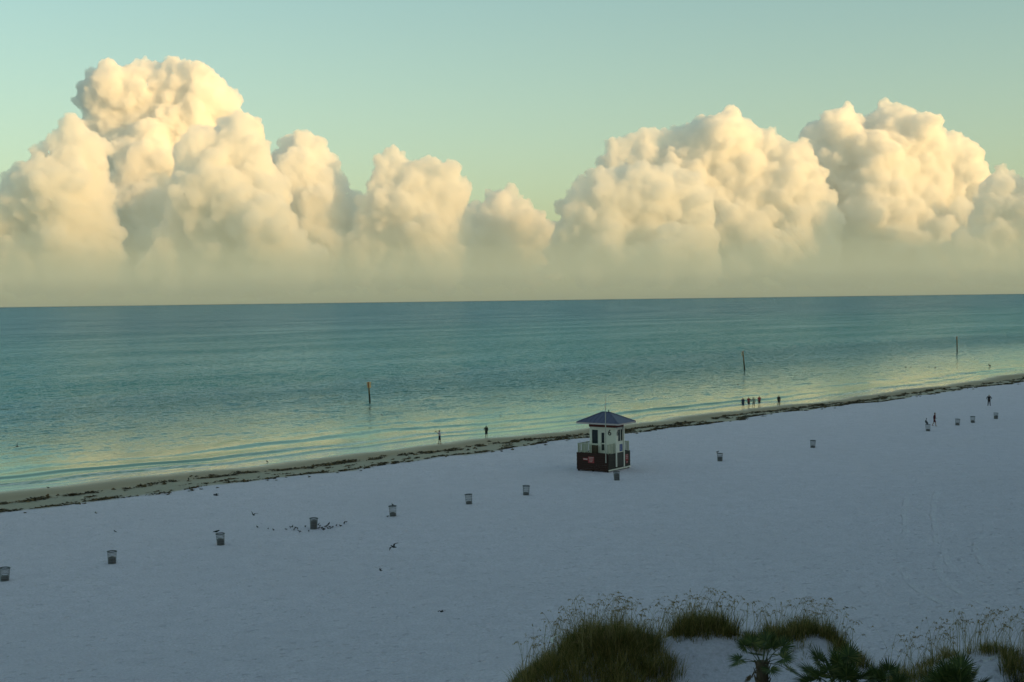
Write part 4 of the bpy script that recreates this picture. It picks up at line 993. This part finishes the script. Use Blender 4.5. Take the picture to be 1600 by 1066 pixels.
# ------------------------------------------------------------------ dune plants
def leaf_mat(name, stops, rough=0.6, trans=0.25):
    m, n, out = new_mat(name)
    b = N(n, 'ShaderNodeBsdfPrincipled', i_Roughness=rough); b.inputs['Specular IOR Level'].default_value = 0.25
    ge = N(n, 'ShaderNodeNewGeometry'); rp = ramp(n, ge.outputs['Random Per Island'], stops); L(n, rp.outputs[0], b.inputs['Base Color'])
    tr = N(n, 'ShaderNodeBsdfTranslucent'); L(n, rp.outputs[0], tr.inputs['Color'])
    mx = N(n, 'ShaderNodeMixShader', i_0=trans); L(n, b.outputs[0], mx.inputs[1]); L(n, tr.outputs[0], mx.inputs[2]); L(n, mx.outputs[0], out.inputs[0])
    return m
GRASS = leaf_mat('sea_oats_leaf', [(0.0, (0.07, 0.08, 0.018, 1)), (0.4, (0.150, 0.150, 0.036, 1)), (0.72, (0.27, 0.21, 0.060, 1)), (1.0, (0.50, 0.37, 0.16, 1))])
GRASS_D = leaf_mat('dune_shrub_leaf', [(0.0, (0.018, 0.028, 0.010, 1)), (0.6, (0.040, 0.055, 0.018, 1)), (1.0, (0.10, 0.075, 0.030, 1))])
STEM = leaf_mat('sea_oats_stem', [(0.0, (0.16, 0.16, 0.06, 1)), (1.0, (0.40, 0.33, 0.16, 1))])
SEED = leaf_mat('sea_oats_seed', [(0.0, (0.16, 0.11, 0.045, 1)), (1.0, (0.42, 0.32, 0.16, 1))])

def blades(rng, pts, hmin, hmax, width, spread, lean=(0, 0)):
    """arching ribbons: 3 segments each"""
    n = len(pts); x, y = pts[:, 0], pts[:, 1]; z = ground_z(x, y) - 0.03
    # blades grow in tussocks and lean out of them
    nt_ = max(3, n//26); ci = rng.integers(0, nt_, n); cen = pts[ci]; offs = rng.normal(0, 0.13, (n, 2)); x = cen[:, 0] + offs[:, 0]; y = cen[:, 1] + offs[:, 1]
    z = ground_z(x, y) - 0.03; th_ = (0.5 + 0.95*rng.random(nt_)**1.5)[ci]
    a = np.arctan2(offs[:, 1], offs[:, 0]) + rng.normal(0, 0.6, n); h = rng.uniform(hmin, hmax, n)*th_; bend = rng.uniform(0.2, 1.0, n)*spread*h
    dx, dy = np.cos(a)*bend + lean[0]*h, np.sin(a)*bend + lean[1]*h
    wx, wy = -np.sin(a)*width, np.cos(a)*width; wv = rng.uniform(0.7, 1.3, n)
    V = []; F_ = []
    for u_, wf in ((0.0, 1.0), (0.4, 0.9), (0.75, 0.55), (1.0, 0.06)):
        px = x + dx*u_**1.8; py = y + dy*u_**1.8; pz = z + h*(u_ - 0.28*bend/h*u_**2.4)
        V.append(np.stack([px - wx*wv*wf, py - wy*wv*wf, pz], 1)); V.append(np.stack([px + wx*wv*wf, py + wy*wv*wf, pz], 1))
    V = np.stack(V, 1).reshape(-1, 3); b0 = np.arange(n)*8
    for k in range(3): F_.append(np.stack([b0+2*k, b0+2*k+1, b0+2*k+3, b0+2*k+2], 1))
    return V, np.concatenate(F_)
def scatter(rng, n, cx, cy_, rx, ry, power=0.55):
    a = rng.uniform(0, 2*np.pi, n); r_ = rng.random(n)**power
    return np.stack([cx + np.cos(a)*r_*rx, cy_ + np.sin(a)*r_*ry], 1)
def oats(rng, pts, h0, h1):
    """tall flower stalks with drooping seed heads -> (stems, seeds)"""
    SV, SF, HV, HF = [], [], [], []
    for (x, y) in pts:
        z = gz(x, y) - 0.03; h = rng.uniform(h0, h1); a = rng.uniform(-3.14, 3.14) if rng.random() < 0.4 else rng.normal(0.0, 0.8); ln = rng.uniform(0.04, 0.55)*h
        dr = np.array([math.cos(a), math.sin(a), 0]); cu = [np.array([x, y, z]) + dr*ln*u_**2.2 + np.array([0, 0, h*u_]) for u_ in (0, 0.35, 0.7, 1.0)]
        tip = cu[-1]; droop = rng.uniform(0.12, 0.34)
        cu.append(tip + dr*droop*0.55 + np.array([0, 0, 0.06])); cu.append(tip + dr*droop*1.15 - np.array([0, 0, rng.uniform(-0.02, 0.12)]))
        wd = (0.0085, 0.0075, 0.0065, 0.0055, 0.0045, 0.003); i0 = len(SV); sd = np.array([-dr[1], dr[0], 0])
        sd = sd*0.5 + np.array([0.85, 0, 0])
        for p, w_ in zip(cu, wd): SV += [p - sd*w_, p + sd*w_]
        for k in range(5): SF.append((i0+2*k, i0+2*k+1, i0+2*k+3, i0+2*k+2))
        for _ in range(int(rng.integers(9, 17))):
            e = rng.random(); q = cu[3]*(1-e) + cu[5]*e + np.array([0, 0, 0.05*math.sin(e*3.1)]) + rng.normal(0, 0.012, 3)
            d = dr*rng.uniform(0.3, 1.0) + np.array([rng.normal(0, 0.4), rng.normal(0, 0.4), rng.normal(-0.5, 0.4)]); d = d/np.linalg.norm(d)*rng.uniform(0.05, 0.085)
            s_ = np.cross(d, rng.normal(size=3)); s_ = s_/np.linalg.norm(s_)*0.015; i0 = len(HV)
            HV += [q, q + d*0.5 + s_, q + d, q + d*0.5 - s_]; HF.append((i0, i0+1, i0+2, i0+3))
    return (SV, SF), (HV, HF)
def grass_hummock(seed, label, patches, stalks, mat=GRASS):
    rng = np.random.default_rng(seed)
    t = thing('dune_grass', label, 'dune grass', (patches[0][1], patches[0][2], gz(patches[0][1], patches[0][2])), 0, 'grass hummocks on the foredune')
    inv = Vector(t.location)
    VV, FF, k = [], [], 0
    for (n, cx, cy_, rx, ry, h0, h1, w_, sp) in patches:
        V, F_ = blades(rng, scatter(rng, n, cx, cy_, rx, ry), h0, h1, w_, sp); VV.append(V); FF.append(F_ + k); k += len(V)
    obj('leaf_blades', fast_mesh('leaf_blades', np.concatenate(VV) - np.array(inv), np.concatenate(FF), mat, False), t)
    pts = np.concatenate([scatter(rng, n, cx, cy_, rx, ry, 0.5) for (n, cx, cy_, rx, ry, _, _) in stalks])
    hs = [(h0, h1) for (n, _, _, _, _, h0, h1) in stalks for _ in range(n)]
    S_, H_ = oats(rng, pts, hs[0][0], hs[0][1])
    obj('stems', fast_mesh('stems', np.array(S_[0]) - np.array(inv), S_[1], STEM, False), t)
    obj('seed_heads', fast_mesh('seed_heads', np.array(H_[0]) - np.array(inv), H_[1], SEED, False), t)
    return t
# patch: blades, centre x, y, radius x, y, height low, high, half width, spread
grass_hummock(1, 'largest grassy dune hummock, left of the palm, with many tall seed stalks',
    [(4600, 4.1, 57.0, 2.3, 1.5, 0.5, 1.05, 0.010, 0.9), (1600, 5.4, 55.4, 1.5, 1.2, 0.4, 0.85, 0.010, 0.95), (2300, 2.2, 55.8, 1.9, 1.4, 0.4, 0.9, 0.010, 0.95), (1500, 1.3, 56.4, 1.5, 1.1, 0.35, 0.75, 0.010, 1.0), (800, 0.6, 56.2, 1.3, 1.0, 0.3, 0.6, 0.010, 1.0), (2400, 3.0, 54.2, 1.6, 1.7, 0.4, 0.85, 0.010, 0.95), (1800, 4.6, 54.4, 1.3, 1.5, 0.4, 0.85, 0.010, 0.95), (420, 0.6, 55.0, 1.3, 1.0, 0.25, 0.55, 0.009, 1.0), (300, 5.7, 53.6, 1.1, 1.3, 0.25, 0.55, 0.009, 1.0)],
    [(230, 3.2, 57.0, 3.2, 1.8, 0.9, 2.0)])
grass_hummock(2, 'middle grassy hummock on the dune crest above the bare sand face',
    [(3200, 8.3, 58.9, 1.6, 1.2, 0.45, 0.95, 0.010, 0.8), (900, 9.9, 58.3, 1.4, 0.7, 0.25, 0.55, 0.009, 0.85), (700, 7.3, 58.0, 1.2, 0.8, 0.3, 0.7, 0.009, 0.85)],
    [(115, 8.4, 59.1, 2.5, 1.2, 0.95, 1.8)])
grass_hummock(3, 'grassy hummock on the dune crest directly right of the palm',
    [(3000, 12.5, 58.0, 1.9, 1.0, 0.4, 0.9, 0.010, 0.8), (1300, 14.2, 56.8, 0.9, 1.5, 0.35, 0.75, 0.010, 0.85), (700, 10.9, 57.6, 0.9, 0.7, 0.3, 0.6, 0.010, 0.85), (160, 11.9, 56.2, 0.9, 0.5, 0.2, 0.4, 0.009, 0.9)],
    [(95, 12.5, 58.3, 2.4, 1.2, 0.9, 1.7)])
grass_hummock(4, 'loose tall sea oats behind the low palms at the right edge',
    [(1700, 17.6, 54.9, 2.8, 1.2, 0.3, 0.65, 0.009, 0.85), (2200, 20.9, 52.8, 1.5, 1.6, 0.35, 0.75, 0.010, 0.8), (1300, 16.2, 53.2, 1.3, 1.5, 0.3, 0.6, 0.010, 0.8)],
    [(160, 18.7, 55.2, 3.6, 1.4, 0.9, 1.8)])
grass_hummock(5, 'dark low shrubby growth in the bottom right corner',
    [(2600, 20.4, 50.8, 1.7, 1.1, 0.35, 0.7, 0.015, 0.9), (1400, 18.8, 50.4, 1.3, 0.9, 0.3, 0.6, 0.015, 0.9)], [(6, 20.6, 51, 1.2, 0.6, 0.8, 1.1)], GRASS_D)

PALM = leaf_mat('fan_palm_leaf', [(0.0, (0.024, 0.045, 0.012, 1)), (0.7, (0.065, 0.100, 0.026, 1)), (1.0, (0.17, 0.175, 0.055, 1))], 0.45, 0.15)
PALM_DRY = leaf_mat('fan_palm_dry_leaf', [(0.0, (0.12, 0.085, 0.04, 1)), (1.0, (0.22, 0.16, 0.08, 1))], 0.7, 0.15)
PET = simple('palm_petiole', (0.055, 0.075, 0.028), 0.5, 0.2, 6)
BARK = simple('palm_boot_bark', (0.085, 0.062, 0.040), 0.85, 0.35, 7, bump=0.6)
def fan_mesh(seed, rad=0.62, spread=2.5, nl=27, mat=PALM):
    """pleated fan: leaflets joined near the hub and free, drooping, at the tips; hub at origin, fan along +Y, up +Z"""
    rng = np.random.default_rng(seed); V, Fc = [], []
    for k in range(nl):
        a = (k/(nl-1)-0.5)*2*spread*0.93 + rng.normal(0, 0.025); ln = rad*(1.0 - 0.30*abs(k/(nl-1)-0.5)*2)*rng.uniform(0.88, 1.06)
        d = np.array([math.sin(a), math.cos(a), 0]); s_ = np.array([math.cos(a), -math.sin(a), 0]); wd = rad*0.042
        dr = rng.uniform(0.02, 0.14); fold = 0.35*wd; i0 = len(V)
        for u_, wf in ((0.06, 0.35), (0.45, 1.0), (0.8, 0.55), (1.0, 0.03)):
            c = d*ln*u_ + np.array([0, 0, 0.10*ln*u_*(1-abs(a)/3) - dr*ln*max(0, u_-0.35)**1.6 + 0.16*ln*abs(math.sin(a))*u_*0.6])
            V += [c - s_*wd*wf + np.array([0, 0, fold*wf]), c, c + s_*wd*wf + np.array([0, 0, fold*wf])]
        for q in range(3):
            for e in (0, 1): Fc.append((i0+3*q+e, i0+3*q+e+1, i0+3*q+e+4, i0+3*q+e+3))
    return fast_mesh('fan', V, Fc, mat, False)
FANS = [fan_mesh(k) for k in range(4)]; FAN_DRY = fan_mesh(9, mat=PALM_DRY)
def fan_palm(x, y, zc, label, nf, scale, trunk_r, seed, droop=0.2, dead=3, elev=(-0.45, 1.35), pl=(0.45, 0.75)):
    rng = np.random.default_rng(seed); zg = gz(x, y) - 0.1
    t = thing('fan_palm', label, 'palm', (x, y, zg), 0, 'fan palms in the foreground')
    h = zc - zg
    m = MB(); prof = []
    for i in range(7):
        prof.append((trunk_r*(1.05 if i == 0 else 1.0)*(1 + 0.06*math.sin(i*2.3)), h*i/6.0*0.97))
    m.lathe(prof + [(0.02, h*0.99)], 14); tr = m.build('trunk', BARK, t, True)
    nb = int(26*h/1.6)
    bo = MB().add([(-0.05, 0, 0), (0.05, 0, 0), (0.025, 0.07, 0.20), (-0.025, 0.07, 0.20), (-0.05, 0.03, 0.0), (0.05, 0.03, 0.0)], [(0, 1, 2, 3), (5, 4, 3, 2), (0, 3, 4), (1, 5, 2)])
    bme = mesh_from('boot', bo.V, bo.F, BARK)
    for k in range(nb):
        a = 2.4*k; z = h*(0.25 + 0.72*k/nb)
        o = obj('boot', bme, tr, (math.cos(a)*trunk_r*0.93, math.sin(a)*trunk_r*0.93, z)); o.rotation_euler = (-0.15, 0, a - math.pi/2); o.scale = (1.2,)*3
    for k in range(nf + dead):
        isd = k >= nf
        a = 2.399*k + rng.normal(0, 0.2); el = elev[0] + (elev[1]-elev[0])*((k+0.5)/nf)**0.9 if not isd else rng.uniform(-1.1, -0.75)
        ln = rng.uniform(*pl)*scale
        d = Vector((math.cos(a)*math.cos(el), math.sin(a)*math.cos(el), math.sin(el))); base = Vector((math.cos(a)*trunk_r*0.5, math.sin(a)*trunk_r*0.5, h*0.95))
        hub = base + d*ln - Vector((0, 0, droop*ln*0.3))
        mid = base + d*ln*0.55 + Vector((0, 0, 0.04))
        fr = MB().tube([base, mid, hub], [0.020*scale, 0.014*scale, 0.010*scale], 5).build('petiole', PET if not isd else BARK, t)
        fo = obj('frond', FAN_DRY if isd else FANS[k % 4], fr)
        fw = (hub - mid).normalized() - Vector((0, 0, 0.05)); fw.normalize()
        up = Vector((0, 0, 1)) if abs(fw.z) < 0.95 else Vector((math.cos(a), math.sin(a), 0)); rt = fw.cross(up).normalized(); upv = rt.cross(fw)
        M = Matrix((rt, fw, upv)).transposed().to_4x4() @ Matrix.Rotation(rng.normal(0, 0.35), 4, 'Y'); M.translation = hub
        fo.matrix_local = M @ Matrix.Scale(scale*rng.uniform(0.9, 1.08), 4)
    return t
fan_palm(9.30, 50.0, 4.75, 'fan palm with a bare shaggy trunk on the white dune face', 14, 0.95, 0.24, 1, elev=(-0.35, 1.4), pl=(0.75, 1.0), dead=2)
fan_palm(12.05, 49.0, 3.75, 'big dense low fan palm, middle of the three clumps', 30, 1.2, 0.2, 2, elev=(-0.25, 1.45), pl=(0.55, 1.25), dead=1)
fan_palm(13.65, 48.6, 3.70, 'narrow fan palm close against the right side of the dense one', 15, 0.95, 0.15, 3, elev=(0.0, 1.45), pl=(0.6, 1.15), dead=1)
fan_palm(15.9, 48.0, 3.60, 'dark low fan palm clump nearest the right edge', 30, 1.2, 0.2, 4, elev=(-0.2, 1.45), pl=(0.55, 1.25), dead=2)
